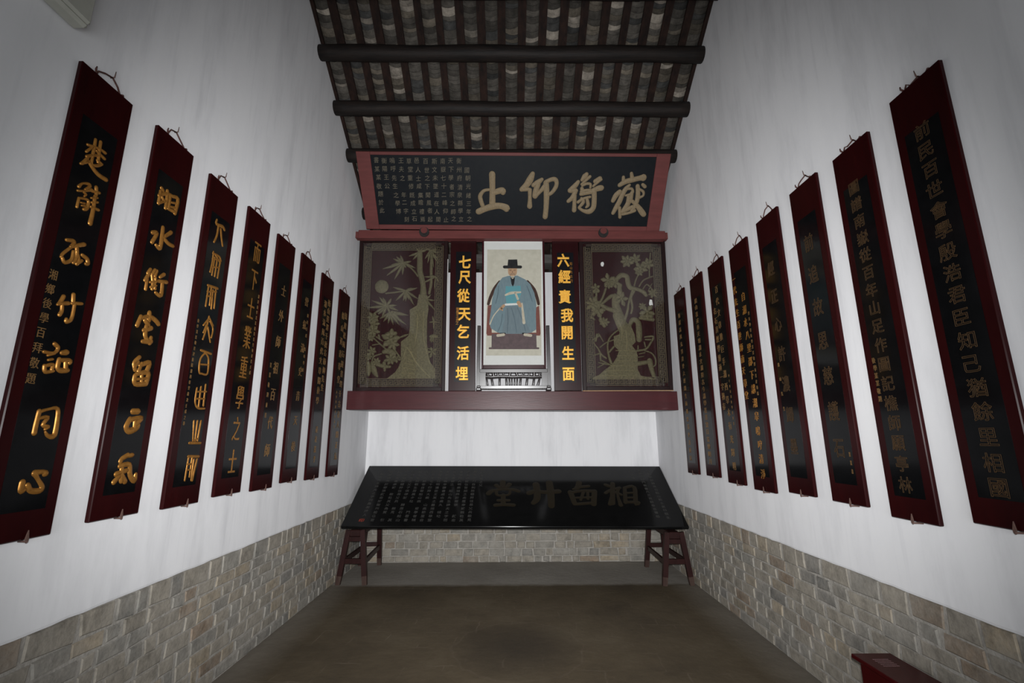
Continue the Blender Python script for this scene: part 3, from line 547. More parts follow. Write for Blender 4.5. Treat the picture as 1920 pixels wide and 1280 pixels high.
PO = {
 'bamtrunk': [[(-1214,1286),(-1099,1267),(-1081,1085),(-1092,995),(-1096,959),(-1096,798),(-1092,621),(-1071,498),(-1042,375),(-975,288),(-973,165),(-1597,167),(-1497,246),(-1456,307),(-1424,394),(-1428,499),(-1433,648),(-1335,728),(-1321,843),(-1327,1059),(-1325,996),(-1332,1077),(-1237,1136)]],
 'treetrunk': [[(1069,143),(1082,173),(1156,201),(1231,266),(1331,339),(1400,437),(1428,520),(1365,586),(1366,710),(1437,735),(1465,819),(1532,835),(1591,877),(1643,735),(1654,635),(1603,585),(1657,510),(1671,453),(1662,273),(1699,191),(1812,167),(1912,140)]],
 'treechip': [[(1872,1211),(1901,1206),(1910,1142),(1895,1091),(1879,1100),(1859,1151)],[(1240,1732),(1266,1736),(1278,1710),(1264,1671),(1238,1675),(1229,1706)]],
 'po_back': [[(-304,1906),(424,1904),(409,458),(-315,461)]],
 'po_robe': [[(-23,1536),(-100,1512),(-156,1436),(-204,1343),(-238,1214),(-248,1101),(-275,890),(-251,820),(-162,764),(-52,747),(153,746),(276,760),(345,804),(344,1014),(352,1156),(326,1298),(272,1420),(207,1485),(103,1539)]],
 'po_robedark': [[(-52,1114),(114,1114),(196,930),(276,762),(153,746),(-52,747),(-107,764),(-73,931)]],
 'po_sleeve': [[(163,1156),(199,1029),(216,881),(292,902),(344,958),(339,1156),(253,1198),(184,1184)]],
 'po_collar': [[(8,1514),(68,1514),(58,1428),(39,1385),(21,1428)]],
 'po_badge': [[(-55,1392),(144,1399),(147,1284),(107,1153),(-45,1154),(-61,1271)]],
 'po_hat': [[(-22,1762),(100,1764),(109,1642),(-34,1639)]],
 'po_stool': [[(-241,746),(345,744),(349,566),(-244,568)]],
 'po_skirt': [[(-310,764),(402,762),(395,723),(-301,725)]],
 'po_chairl': [[(-312,748),(-295,1129),(-245,1140),(-242,876),(-241,747)]],
 'po_chairr': [[(342,1099),(388,1127),(402,745),(345,746)]],
}

# ------------------------------------------------------------------ the room
def brick_tint():
    r = random.random()
    k = random.uniform(0.82, 1.15)
    if r < 0.50: c = (0.200, 0.180, 0.148)
    elif r < 0.74: c = (0.165, 0.160, 0.146)
    elif r < 0.88: c = (0.230, 0.188, 0.132)
    elif r < 0.95: c = (0.120, 0.119, 0.114)
    else: c = (0.165, 0.118, 0.080)
    return tuple(x * k for x in c)

def bricks(mb, P, u0, u1, top, mi):
    """Irregular courses; P(u, d, z) maps along-wall, out-of-wall and height to the room."""
    z = 0.0; row = 0
    while z < top - 0.02:
        h = random.uniform(0.080, 0.100)
        if top - z - h < 0.04: h = top - z
        u = u0 - random.uniform(0, 0.25)
        while u < u1:
            L = random.choice((0.24, 0.21, 0.26, 0.12, 0.17, 0.22, 0.11, 0.15, 0.19)) + random.uniform(-0.02, 0.02)
            g = random.uniform(0.006, 0.014)
            a, b = max(u + g, u0), min(u + L - g, u1)
            if b - a > 0.03:
                j = lambda s=0.008: random.uniform(-s, s)
                d = random.uniform(-0.001, 0.006); e = 0.006
                zt = min(z + h - random.uniform(0.004, 0.009), top)
                zb = z + random.uniform(0.003, 0.008)
                q = [(a + j(), zb + j()), (b + j(), zb + j()), (b + j(), zt + j(.002)), (a + j(), zt + j(.002))]
                q = [(x, min(zz, top)) for x, zz in q]
                cx, cz = (a + b) / 2, (zb + zt) / 2
                o = [(cx + (x - cx) * (1 - 2 * e / (b - a)), cz + (zz - cz) * (1 - 2 * e / (zt - zb))) for x, zz in q]
                vs = [P(x, -0.004, zz) for x, zz in q] + [P(x, d, zz) for x, zz in o]
                mb.add(vs, [(4, 5, 6, 7), (0, 1, 5, 4), (1, 2, 6, 5), (2, 3, 7, 6), (3, 0, 4, 7)], mi, brick_tint())
            u += L
        z += h; row += 1

def plaster_sheet(mb, P, u0, u1, z0, z1, mi):
    """Plaster face standing 14 mm off the masonry, its lower edge slightly ragged."""
    n = max(2, int((u1 - u0) / 0.08)); us = [u0 + (u1 - u0) * i / n for i in range(n + 1)]
    low = [z0 + random.uniform(-0.0035, 0.003) for _ in us]
    b = len(mb.v)
    for u, l in zip(us, low):
        mb.v += [P(u, 0.0, l - 0.002), P(u, 0.011, l), P(u, 0.014, l + 0.012), P(u, 0.014, z1)]
    for i in range(n):
        for k in range(3):
            mb.face([b + i * 4 + k, b + i * 4 + k + 1, b + i * 4 + 5 + k, b + i * 4 + 4 + k], mi)

def wall(name, P, u0, u1, top, back):
    mb = MB()
    mb.hexa([P(u0, -0.006, 0), P(u1, -0.006, 0), P(u1, -back, 0), P(u0, -back, 0),
             P(u0, -0.006, top), P(u1, -0.006, top), P(u1, -back, top), P(u0, -back, top)], 2)
    bricks(mb, P, u0, u1, DADO, 1)
    plaster_sheet(mb, P, u0, u1, DADO, top, 0)
    o = mb.build(name, [M['plaster'], M['brick'], M['mortar']])
    tag(o, kind='structure')
    return o

S0 = 0.014          # plaster stands this far off the brick face
wall('wall_left', lambda u, d, z: (XL - S0 + d, u, z), YF, YB + 0.02, 7.4, 0.35)
wall('wall_right', lambda u, d, z: (XR + S0 - d, u, z), YF, YB + 0.02, 7.4, 0.35)
wall('wall_back', lambda u, d, z: (u, YB + S0 - d, z), XL - 0.01, XR + 0.01, 4.20, 0.35)
# the front of the hall: plain piers and a lintel round a wide doorway behind the viewer
mb = MB()
mb.box(XL - 0.3, XL + 0.2, YF - 0.3, YF, 0, 5.2); mb.box(XR - 0.2, XR + 0.3, YF - 0.3, YF, 0, 5.2)
mb.box(XL + 0.2, XR - 0.2, YF - 0.3, YF, 2.7, 5.2, 1)
tag(mb.build('wall_front', [M['plaster'], M['rafter']]), kind='structure')
mb = MB(); mb.box(XL - 0.4, XR + 0.4, YF - 3.0, YB + 0.4, -0.15, 0.0)
tag(mb.build('floor', M['floor']), kind='structure')

# ------------------------------------------------------------------ roof: purlins, rafters, tiles
R0 = Vector((0.028, 4.28, 5.795)); SL = -0.596
roof = empty('ceiling', R0, (0, math.radians(0.32), 0))
tag(roof, kind='structure')
ct = 1 / math.hypot(1, SL); st = -SL * ct            # slope direction (downhill): (0, ct, -st)
def RP(x, s, d):
    """x across, s metres downhill of the reference, d up from the purlin centre line, square to the slope."""
    return (x, s * ct + d * st, -s * st + d * ct)
S_TOP, S_BOT = -3.1, 3.2
half = (XR - XL) / 2
for i, s in enumerate((-2.76, -2.2, -1.66, -1.12, -0.565, 0.0, 0.575, 1.15, 2.0)):
    mb = MB()
    pts = [];  n = 24
    for k in range(n + 1):
        x = -half - 0.06 + (2 * half + 0.12) * k / n
        pts.append(RP(x, s + 0.004 * math.sin(k * .7 + i * 2), 0.004 * math.sin(k * 0.45 + i)))
    mb.tube(pts, [0.083 + 0.003 * math.sin(k * 0.9 + i) for k in range(n + 1)], 14)
    mb.build('purlin', M['purlin'], roof)
mb = MB(); mb.box(-half - 0.05, half + 0.05, 2.36, 2.62, -1.50, -1.36, 0); mb.build('wall_plate', M['plate'], roof)
PITCH = 2 * half / 19.0
D_R = 0.088          # underside of the rafters
for i in range(20):
    x = -half + PITCH * i
    mb = MB(); w = 0.041 + random.uniform(-.005, .005); e = [random.uniform(-.006, .006) for _ in range(4)]
    mb.hexa([RP(x - w + e[0], S_TOP, D_R), RP(x + w + e[0], S_TOP, D_R), RP(x + w + e[1], S_BOT, D_R), RP(x - w + e[1], S_BOT, D_R),
             RP(x - w + e[0], S_TOP, D_R + .03), RP(x + w + e[0], S_TOP, D_R + .03), RP(x + w + e[1], S_BOT, D_R + .03), RP(x - w + e[1], S_BOT, D_R + .03)])
    mb.build('rafter', M['rafter'], roof)
mb = MB()
for i in range(19):
    xc = -half + PITCH * (i + .5)
    s = S_TOP
    coltone = random.uniform(0.8, 1.15)
    while s < S_BOT - 0.05:
        step = random.choice((0.038, 0.045, 0.05, 0.06, 0.055, 0.08)) + random.uniform(-.008, .008)
        L = 0.15; r = random.random(); k = random.uniform(0.65, 1.35) * coltone
        c = (0.085, 0.082, 0.076) if r < .55 else (0.12, 0.11, 0.093) if r < .78 else (0.055, 0.058, 0.060) if r < .91 else (0.27, 0.255, 0.23)
        c = (c[0] * k * 0.76, c[1] * k * 0.71, c[2] * k * 0.66)
        dx = random.uniform(-.006, .006); sk = random.uniform(-.012, .012); n = 6; vs = []
        sag = random.uniform(0.020, 0.030)
        for e, (ss, lift) in enumerate(((s, 0.0), (s + L, 0.045))):
            for layer in (0, 0.013):
                for q in range(n + 1):
                    a = q / n * 2 - 1
                    vs.append(RP(xc + dx + a * 0.092, ss + sk * a + 0.024 * (1 - a * a), D_R + 0.034 - sag * (1 - a * a) + lift + layer))
        m1 = n + 1; fs = []
        for q in range(n):
            fs += [(q, q + 1, 2 * m1 + q + 1, 2 * m1 + q), (m1 + q, 3 * m1 + q, 3 * m1 + q + 1, m1 + q + 1), (q, m1 + q, m1 + q + 1, q + 1)]
        mb.add(vs, fs, 0, c)
        s += step
mb.build('roof_tiles', M['tile'], roof)
mb = MB()
mb.hexa([RP(-half - .3, S_TOP, D_R + .16), RP(half + .3, S_TOP, D_R + .16), RP(half + .3, S_BOT, D_R + .16), RP(-half - .3, S_BOT, D_R + .16),
         RP(-half - .3, S_TOP, D_R + .2), RP(half + .3, S_TOP, D_R + .2), RP(half + .3, S_BOT, D_R + .2), RP(-half - .3, S_BOT, D_R + .2)])
# unseen front slope of the roof, added only for the light
yr = S_TOP * ct; zr = -S_TOP * st + 0.1
mb.hexa([(-half - .3, yr + .1, zr), (half + .3, yr + .1, zr), (half + .3, -7.3, zr - 2.6), (-half - .3, -7.3, zr - 2.6),
         (-half - .3, yr + .1, zr + .06), (half + .3, yr + .1, zr + .06), (half + .3, -7.3, zr - 2.54), (-half - .3, -7.3, zr - 2.54)])
mb.build('roof_boarding', M['rafter'], roof)

# ------------------------------------------------------------------ hanging lacquer boards
BOARD_H = 2.185
CENTRES = dict(b1=(1741, 1518, 1276, 1011, 765, 488, 242), b2=(1793, 1543, 1273, 1019, 777, 494, 244),
               b3=(1828, 1580, 1342, 1126, 898, 670, 440, 221), tablet=(-278, 369, 939, 1516), table=(-151, 364, 874, 1397))
def by_centre(strokes, axis, centres):
    out = [[] for _ in centres]
    for s in strokes:
        m = sum(p[axis] for p in s) / len(s)
        out[min(range(len(centres)), key=lambda i: abs(centres[i] - m))].append(s)
    return out
def hanging_board(side, yc, zb, w, label, group, chars, goldname, strokes=None, small=None, smallmat=None, hook_label=None, loop=1.0):
    """chars: list of (text, x, z0, z1, cw, ch, opts); strokes: traced brush characters."""
    if side < 0: root = empty('hanging_board', (XL + 0.006, yc, zb), (0, 0, math.pi / 2))
    else: root = empty('hanging_board', (XR - 0.006, yc, zb), (0, 0, -math.pi / 2))
    tag(root, label, 'plaque', group)
    h = BOARD_H; yb, yf = -0.004, -0.028
    mb = MB(); mb.box(-w / 2, w / 2, yf, yb, 0, h, bev=0.004)
    # thin battens across the back keep the board off the plaster
    mb.box(-w / 2 + .03, w / 2 - .03, yb, 0.0, 0.25, 0.29); mb.box(-w / 2 + .03, w / 2 - .03, yb, 0.0, h - .3, h - .26)
    mb.build('panel', M['boardred'], root)
    fw = w * 0.325
    mb = MB(); mb.box(-fw, fw, yf - 0.0012, yf + 0.002, 0.118, 1.935); mb.build('black_field', M['field'], root)
    yt = yf - 0.0010
    if strokes:
        for grp in by_centre(TR[strokes], 1, CENTRES[strokes]):
            mb = MB()
            for s in grp: mb.stroke(s, yt, 0.007 if strokes != 'b3' else 0.004, minw=0.007)
            mb.build('character', M[goldname], root)
    for (t, x, z0, z1, cw, ch, op) in chars:
        op = dict(op); jit = op.pop('jit', 0.003); d = op.pop('d', 0.003)
        for i, c in enumerate(t):
            mb = MB(); z = z0 + (z1 - z0) * i / (len(t) - 1)
            column(mb, c, x, z, z, cw, ch, yt, d, jit, **op)
            mb.build('character', M[goldname], root)
    if small:
        for (t, x, z0, z1, cw, ch) in small:
            for i, c in enumerate(t):
                if c == ' ': continue
                mb = MB(); z = z0 + (z1 - z0) * i / (len(t) - 1)
                column(mb, c, x, z, z, cw, ch, yt, 0.002, 0.001); mb.build('small_character', M[smallmat or goldname], root)
    # cord looped over a nail in the wall
    r = random.uniform
    ax, az = r(0.01, 0.035), h + r(0.062, 0.080) * loop
    mb = MB()
    mb.tube([(-0.065, -0.012, h - 0.004), (-0.05, -0.010, h + 0.03), (ax - 0.045, -0.006, az - 0.014), (ax, -0.003, az)], 0.0045, 6)
    mb.tube([(ax, -0.003, az), (ax + 0.03, -0.008, az - 0.03), (0.075, -0.012, h + 0.01), (0.082, -0.012, h - 0.004)], 0.0045, 6)
    mb.tube([(-0.062, -0.014, h), (-0.075, -0.02, h + 0.022), (-0.074, -0.022, h + 0.036)], [0.005, 0.0045, 0.003], 6)
    mb.tube([(0.078, -0.016, h - .002), (0.09, -0.022, h + 0.006)], [0.008, 0.006], 6)
    mb.build('hanging_cord', M['cord'], root)
    mb = MB(); mb.tube([(ax - .004, 0.012, az - .004), (ax, -0.012, az + 0.004), (ax - .002, -0.016, az + 0.036)], [0.0035, 0.0035, 0.0018], 6)
    mb.build('nail', M['rust'], root)
    # iron hook in the wall that the foot of the board rests on
    hx = r(0.0, 0.04)
    hk = empty('wall_hook', root.matrix_basis @ Vector((hx, 0, -0.0065)), root.rotation_euler)
    tag(hk, hook_label, 'hook', 'hooks under the boards on the %s wall' % ('left' if side < 0 else 'right'))
    mb = MB(); mb.tube([(0.012, 0.012, -0.002), (0.004, -0.02, 0), (0, -0.042, 0)], 0.0045, 6); mb.build('shank', M['rust'], hk)
    mb = MB(); mb.prism([(-0.006, 0.0), (-0.007, 0.012), (-0.004, 0.026), (0.001, 0.045), (0.004, 0.028), (0.007, 0.012), (0.006, -0.003), (0, -0.007)], -0.036, -0.041)
    mb.build('spur', M['rust'], hk)
    return root

LG, RG = 'hanging boards on the left wall', 'hanging boards on the right wall'
hanging_board(-1, 2.026, 1.248, 0.30, 'dark red hanging board with seven large gold characters, nearest on the left wall', LG,
    [], 'gold', 'b1', [('湘鄉後學百拜敬題', -0.078, 1.13, 0.665, 0.042, 0.05)], 'golddim', 'rusty hook under the nearest board on the left wall')
hanging_board(-1, 2.509, 1.265, 0.305, 'hanging board with seven gold brush characters, second from the viewer on the left wall', LG,
    [], 'gold', 'b2', None, None, 'rusty hook under the second board from the viewer on the left wall')
hanging_board(-1, 2.999, 1.257, 0.315, 'hanging board with eight thin gold seal characters, third from the viewer on the left wall', LG,
    [], 'gold', 'b3', [('後學某某敬書於衡陽湘西草堂歲次壬戌之春', -0.085, 1.16, 0.50, 0.017, 0.026)], 'golddim', 'rusty hook under the third board from the viewer on the left wall')
seal = dict(jit=0.002, bold=0.0)
hanging_board(-1, 3.473, 1.27, 0.318, 'hanging board with eight tall gold characters, fourth from the viewer on the left wall', LG,
    [('而下士業重學之士', 0.008, 1.86, 0.235, 0.10, 0.19, seal)], 'gold', None, [('湘潭後學某某敬集先生句並書壬戌', 0.098, 1.52, 0.90, 0.018, 0.032)], 'golddim',
    'rusty hook under the fourth board from the viewer on the left wall')
hanging_board(-1, 3.942, 1.257, 0.318, 'hanging board with small widely spaced gold characters, fifth on the left wall', LG,
    [('士外師祖百代師', 0.012, 1.71, 0.31, 0.085, 0.115, dict(jit=0.004, skew=0.06))], 'golddim', None, [('某某敬題並書', -0.072, 1.02, 0.60, 0.03, 0.045)], 'golddim',
    'rusty hook under the fifth board from the viewer on the left wall')
hanging_board(-1, 4.411, 1.277, 0.305, 'hanging board with seven faint gold characters, sixth on the left wall', LG,
    [('雲氣流史青天後', 0.012, 1.73, 0.32, 0.08, 0.10, dict(jit=0.004, skew=0.08))], 'golddim', None, [('歲次壬戌 船山學社', 0.068, 1.60, 1.05, 0.032, 0.04)], 'golddim',
    'rusty hook under the sixth board from the viewer on the left wall')
hanging_board(-1, 4.92, 1.26, 0.315, 'hanging board with two columns of small gold characters, seventh on the left wall', LG,
    [('湘水流風百代文章開後學', -0.042, 1.86, 0.80, 0.075, 0.082, dict(jit=0.003)), ('衡山遺澤千秋名節仰先生', 0.055, 1.90, 0.95, 0.075, 0.082, dict(jit=0.003)), ('道在茲乎', 0.0, 0.50, 0.20, 0.06, 0.075, dict(jit=0.003))], 'golddim', None, None, None,
    'rusty hook under the second board from the far end of the left wall')
hanging_board(-1, 5.462, 1.251, 0.325, 'hanging board crowded with small gold characters, farthest on the left wall', LG,
    [('船山遺書草堂', -0.038, 1.88, 1.10, 0.085, 0.095, dict(jit=0.003)), ('嶽麓松風石鼓書聲千古在人間正氣', 0.05, 1.90, 0.22, 0.085, 0.088, dict(jit=0.003))], 'golddim', None, [('後學敬撰某某謹書', -0.06, 0.95, 0.55, 0.024, 0.034)], 'golddim',
    'rusty hook under the farthest board on the left wall')
outl = dict(jit=0.002, outline=True, d=0.003)
hanging_board(1, 2.049, 1.272, 0.30, 'dark red hanging board with a long column of outlined characters, nearest on the right wall', RG,
    [('前民百世會學殷浩君臣知己猶餘里相國', 0.0, 1.90, 0.165, 0.092, 0.088, outl)], 'goldout', None, None, None, 'rusty hook under the nearest board on the right wall', 0.35)
hanging_board(1, 2.518, 1.226, 0.295, 'hanging board with a long column of outlined characters, second on the right wall', RG,
    [('圖譜南嶽從百年山足作圖記樵師願亭林', -0.012, 1.91, 0.18, 0.088, 0.088, outl)], 'goldout', None, [('後學某某敬題', -0.082, 0.86, 0.64, 0.026, 0.036)], 'golddim',
    'rusty hook under the second board from the viewer on the right wall', 0.55)
hanging_board(1, 2.982, 1.251, 0.30, 'hanging board with seven outlined gold characters, third on the right wall', RG,
    [('前追故思慈護石', -0.012, 1.74, 0.335, 0.10, 0.13, outl)], 'goldout', None, [('某某書', 0.075, 0.30, 0.20, 0.016, 0.03)], 'golddim',
    'rusty hook under the third board from the viewer on the right wall', 0.75)
hanging_board(1, 3.457, 1.252, 0.305, 'hanging board with seven dim outlined characters, fourth on the right wall', RG,
    [('經正心許濃歸墨', -0.012, 1.73, 0.34, 0.095, 0.125, outl)], 'goldout', None, [('船山先生', -0.075, 0.96, 0.62, 0.024, 0.034)], 'golddim',
    'rusty hook under the fourth board from the viewer on the right wall')
hanging_board(1, 3.953, 1.222, 0.325, 'hanging board with staggered columns of gold script, fifth on the right wall', RG,
    [('一代先生百世師南天草堂', -0.118, 1.88, 0.80, 0.06, 0.078, dict(jit=0.004, skew=0.06)), ('自湘水八里邵下講湘皋鳴哼清淨', 0.012, 1.67, 0.14, 0.07, 0.085, dict(jit=0.004, skew=0.06))], 'gold', None, [('癸亥仲春後學某某敬撰並書於衡陽', 0.075, 1.50, 0.80, 0.026, 0.034)], 'golddim',
    'rusty hook under the fifth board from the viewer on the right wall')
hanging_board(1, 4.43, 1.237, 0.325, 'hanging board with two staggered gold columns, sixth on the right wall', RG,
    [('右石月經學博通一字猶存', -0.085, 1.68, 0.72, 0.06, 0.075, dict(jit=0.004)), ('百代文章推巨手湘西草木有光輝明', -0.005, 1.89, 0.16, 0.066, 0.08, dict(jit=0.004))], 'golddim', None, [('甲子年春月後學某某書', 0.07, 1.0, 0.55, 0.02, 0.03)], 'golddim',
    'rusty hook under the sixth board from the viewer on the right wall')
hanging_board(1, 4.929, 1.265, 0.318, 'hanging board with one close column of gold characters, seventh on the right wall', RG,
    [('船山著述垂天壤湘水文瀾接古今講學著書當日寄懷明月', -0.03, 1.90, 0.15, 0.07, 0.062, dict(jit=0.003))], 'golddim', None, None, None, 'rusty hook under the second board from the far end of the right wall')
hanging_board(1, 5.453, 1.258, 0.322, 'hanging board with one faint close gold column, farthest on the right wall', RG,
    [('衡嶽高風先賢遺愛六經開生面孤忠著史書遺民', -0.03, 1.88, 0.17, 0.065, 0.062, dict(jit=0.003))], 'golddim', None, None, None, 'rusty hook under the farthest board on the right wall')

# ------------------------------------------------------------------ timber beams across the bay
mb = MB()
mb.box(-2.055, 2.06, 0, 0.13, -0.115, 0.0, bev=0.006)
mb.box(-2.12, 2.12, 0.03, 0.12, -0.10, -0.012)
ub = mb.build('timber_beam', M['tabred'], None, (0.028, 5.715, 4.392)); ub.rotation_euler = (0, math.radians(0.35), 0)
tag(ub, 'faded red timber beam with two dark round pegs, under the slanting tablet', 'beam')
for x in (-1.17, 1.225):
    mb = MB(); mb.tube([(0, 0.02, 0), (0, -0.03, -0.002)], 0.066, 20)
    pg = mb.build('peg', M['iron'], ub, (x, 0.0, -0.035))
    mb = MB(); mb.tube([(0, -0.025, 0.018), (0, -0.036, 0.018)], 0.044, 18); mb.build('peg_end', M['tabred'], pg)
mb = MB(); mb.box(-2.16, 2.16, 0, 0.16, -0.238, 0.0, bev=0.006)
lb = mb.build('timber_beam', M['beamred'], None, (0.028, 5.855, 2.252)); lb.rotation_euler = (0, math.radians(0.30), 0)
tag(lb, 'dark red timber beam carrying the carved panels and the portrait', 'beam')

# ------------------------------------------------------------------ slanting tablet
TM = frame((0.042, 5.7465, 4.408), (0.9999, -0.0018, -0.0119), (0.009, 0.7703, 0.6376), (0.008, -0.6377, 0.7702))
tab = empty('inscribed_tablet', mat=TM)
tag(tab, 'black tablet with four ochre characters in a red frame, slanting below the roof', 'plaque')
TH = 0.972
mb = MB()
for x0, x1, z0, z1 in ((-1.975, -1.80, 0, TH), (1.80, 1.975, 0, TH), (-1.80, 1.80, 0, 0.062), (-1.80, 1.80, TH - 0.038, TH)):
    mb.box(x0, x1, 0, 0.045, z0, z1, bev=0.004)
mb.build('frame', M['tabred'], tab)
mb = MB(); mb.box(-1.80, 1.80, 0.010, 0.04, 0.062, TH - 0.038); mb.build('black_field', M['tabblack'], tab)
for grp in by_centre(TR['tablet'], 0, CENTRES['tablet']):
    mb = MB()
    for s in grp: mb.stroke(s, 0.0105, 0.012)
    mb.build('character', M['ochre'], tab)
mb = MB()
cols = ['祠祀如詩公', '某年春月 立石', '湘衡後學 公仰', '追思先賢 百年之師', '庚申孟秋重修', '草堂落成於茲', '先生道德文章', '與日月爭光焉', '後學瞻仰遺風', '山高水長無極', '衡嶽崇祀先生', ' 湖湘之士也']
texts = ['書某某敬題於此', '衡陽王公 ', '嗚呼先生之學博', '王夫之 年二字刻', '草堂重修既成立石', '邑人士咸集瞻禮焉', '百世之下聞風者起', '斯文未墜道在人間', '南嶽七十二峰仰止', '天下學者宗之師之', '衡州府清泉縣學立', ' 國朝光緒三年之一書']
for ci, t in enumerate(texts):
    x = -1.735 + ci * 0.1045
    column(mb, t, x, 0.868, 0.868 - 0.104 * (len(t) - 1), 0.070, 0.074, 0.0105, 0.003, 0.007, skew=0.08)
mb.build('side_inscription', M['ochresmall'], tab)

# ------------------------------------------------------------------ pieces standing on the lower beam, leaning a little forward
th = math.radians(3.15)
def lean(x): return frame((x, 5.92, 2.262), (1, 0, 0), (0, math.cos(th), math.sin(th)), (0, -math.sin(th), math.cos(th)))
def sh(name, cx): return [[(p[0] - int(cx * 1000), p[1], *p[2:]) for p in s] for s in name]

def fret(mb, x0, x1, z0, z1, y, unit):
    """Running key border of thin bars round a rectangle of strip width given by the two outlines."""
    t = 0.0055; h = 0.005
    def B(a, b, c, d): mb.box(min(a, c), max(a, c), y - h, y, min(b, d), max(b, d))
    def run(ox, oz, L, wd, ax):
        n = max(1, round(L / unit)); u = L / n
        def bb(a0, b0, a1, b1):
            if ax == 'x': B(ox + a0, oz + b0, ox + a1, oz + b1)
            else: B(ox + b0, oz + a0, ox + b1, oz + a1)
        bb(0, 0, L, t); bb(0, wd - t, L, wd)
        lo, hi = wd * .2, wd * .8; m = (lo + hi) / 2
        for i in range(n):
            p = i * u
            bb(p, hi - t, p + u * .78, hi); bb(p + u * .78 - t, lo + t, p + u * .78, hi); bb(p + u * .25, lo, p + u, lo + t)
            bb(p + u * .25, lo, p + u * .25 + t, m + t); bb(p + u * .25, m, p + u * .56, m + t); bb(p, lo, p + t, hi)
    return run

def carved_panel(cx, x0, x1, z1, lab, strokes, trunk, ridges, chips, bord):
    root = empty('carved_panel', mat=lean(cx)); tag(root, lab, 'carved panel', 'carved panels either side of the portrait')
    x0 -= cx; x1 -= cx
    f = 0.05
    mb = MB()
    for a, b, c, d in ((x0, x0 + f, 0, z1), (x1 - f, x1, 0, z1), (x0 + f, x1 - f, 0, f), (x0 + f, x1 - f, z1 - f * .6, z1)):
        mb.box(a, b, 0, 0.05, c, d, bev=0.004)
    mb.build('frame', M['panelframe'], root)
    mb = MB(); mb.box(x0 + f, x1 - f, 0.038, 0.05, f, z1 - f * .6); mb.build('backing', M['panelred'], root)
    # fret border, stepped in at the corners
    bx0, bx1, bz0, bz1 = x0 + f + .012, x1 - f - .012, f + .012, z1 - f * .6 - .012
    w = bord
    mb = MB()
    for a, b, c, d in ((bx0 + w * .3, bx1 - w * .3, bz0, bz0 + w), (bx0 + w * .3, bx1 - w * .3, bz1 - w, bz1), (bx0, bx0 + w, bz0 + w * .3, bz1 - w * .3), (bx1 - w, bx1, bz0 + w * .3, bz1 - w * .3)):
        mb.box(a, b, 0.020, 0.038, c, d)
    fo = mb.build('fret_border', M['panelfret'], root)
    mb = MB(); run = fret(mb, 0, 0, 0, 0, 0.020, 0.075)
    run(bx0 + w, bz0, bx1 - bx0 - 2 * w, w, 'x'); run(bx0 + w, bz1 - w, bx1 - bx0 - 2 * w, w, 'x')
    run(bz0 + w, 0, 0, 0, 'x') if False else None
    def vrun(xx):
        sub = MB(); r2 = fret(sub, 0, 0, 0, 0, 0.020, 0.075); r2(bz0 + w * .4, xx, bz1 - bz0 - w * .8, w, 'x')
        mb.add([(v[2], v[1], v[0]) for v in sub.v], [g[::-1] for g in sub.f])
    vrun(bx0); vrun(bx1 - w)
    mb.build('fret_pattern', M['fret'], fo)
    mb = MB()
    for p in trunk: mb.prism([(a / 1000 - cx, b / 1000) for a, b in p], 0.038, 0.018)
    for i, s in enumerate(sh(strokes, cx)):
        yy, hh = 0.038 - (i % 5) * 0.0006, 0.019 + (i % 7) * 0.0006
        a, b = s[0], s[-1]; wd = max(p[2] for p in s)
        if len(s) == 2 and 30 < wd < 150 and math.hypot(a[0] - b[0], a[1] - b[1]) < 0.95 * wd:     # a blossom
            mb.flower((a[0] + b[0]) / 2000, (a[1] + b[1]) / 2000, (wd + math.hypot(a[0] - b[0], a[1] - b[1])) / 1700, yy, hh, 5 + i % 3, i * 0.7)
        else: mb.stroke(s, yy, hh)
    ca = mb.build('carving', M['carving'], root)
    mb = MB()
    for s in sh(ridges, cx): mb.stroke(s, 0.0185, 0.004)
    mb.build('carving_edge', M['ridge'], ca)
    if chips:
        mb = MB()
        for p in chips: mb.prism([(a / 1000 - cx, b / 1000) for a, b in p], 0.0378, 0.0352)
        o = mb.build('chip', M['chip'], root); o['label'] = 'white patch showing through the panel'
    mb = MB(); mb.box(x0 + f - .006, x1 - f + .006, 0.004, 0.007, f - .006, z1 - f * .6 + .006); mb.build('glass_pane', M['glass'], root)
    mb = MB(); mb.box(x0, x1 - 0.0, -0.006, 0.05, -0.0095, 0.0); mb.build('bottom_edge', M['edge'], root)
    return root

carved_panel(-1.432, -2.033, -0.836, 2.045, 'carved gilt panel of bamboo and a round moon, left of the portrait',
             TR['bam'], PO['bamtrunk'], TR['bamridge'], None, 0.105)
carved_panel(1.525, 0.938, 2.108, 2.025, 'carved gilt panel of a gnarled flowering tree, right of the portrait',
             TR['tree'], PO['treetrunk'], TR['treeridge'], PO['treechip'], 0.112)

def couplet(cx, w, z1, fx0, fx1, fz0, fz1, text, zs, xs, small, lab):
    root = empty('couplet_board', mat=lean(cx)); tag(root, lab, 'plaque', 'couplet boards flanking the portrait')
    mb = MB()
    mb.box(-w / 2, w / 2, 0, 0.04, 0, z1, bev=0.004); mb.build('panel', M['beamred2'], root)
    mb = MB(); mb.box(fx0, fx1, -0.002, 0.004, fz0, fz1); mb.build('black_field', M['field2'], root)
    for ch, z, x in zip(text, zs, xs):
        mb = MB(); put(mb, ch, x, z, 0.165, 0.19, -0.0018, 0.007, heavy=0.034); mb.build('character', M['goldbright'], root)
    t, x, a, b, cw = small
    for i, c in enumerate(t):
        mb = MB(); z = a + (b - a) * i / (len(t) - 1)
        column(mb, c, x, z, z, cw, cw * 1.3, -0.0018, 0.003, 0.002, bold=0.012); mb.build('small_character', M['gold'], root)
M['beamred2'] = simple('couplet_red_lacquer', (0.020, 0.0036, 0.0042), (0.014, 0.0030, 0.0036), 0.3, scale=(4, 4, 1))
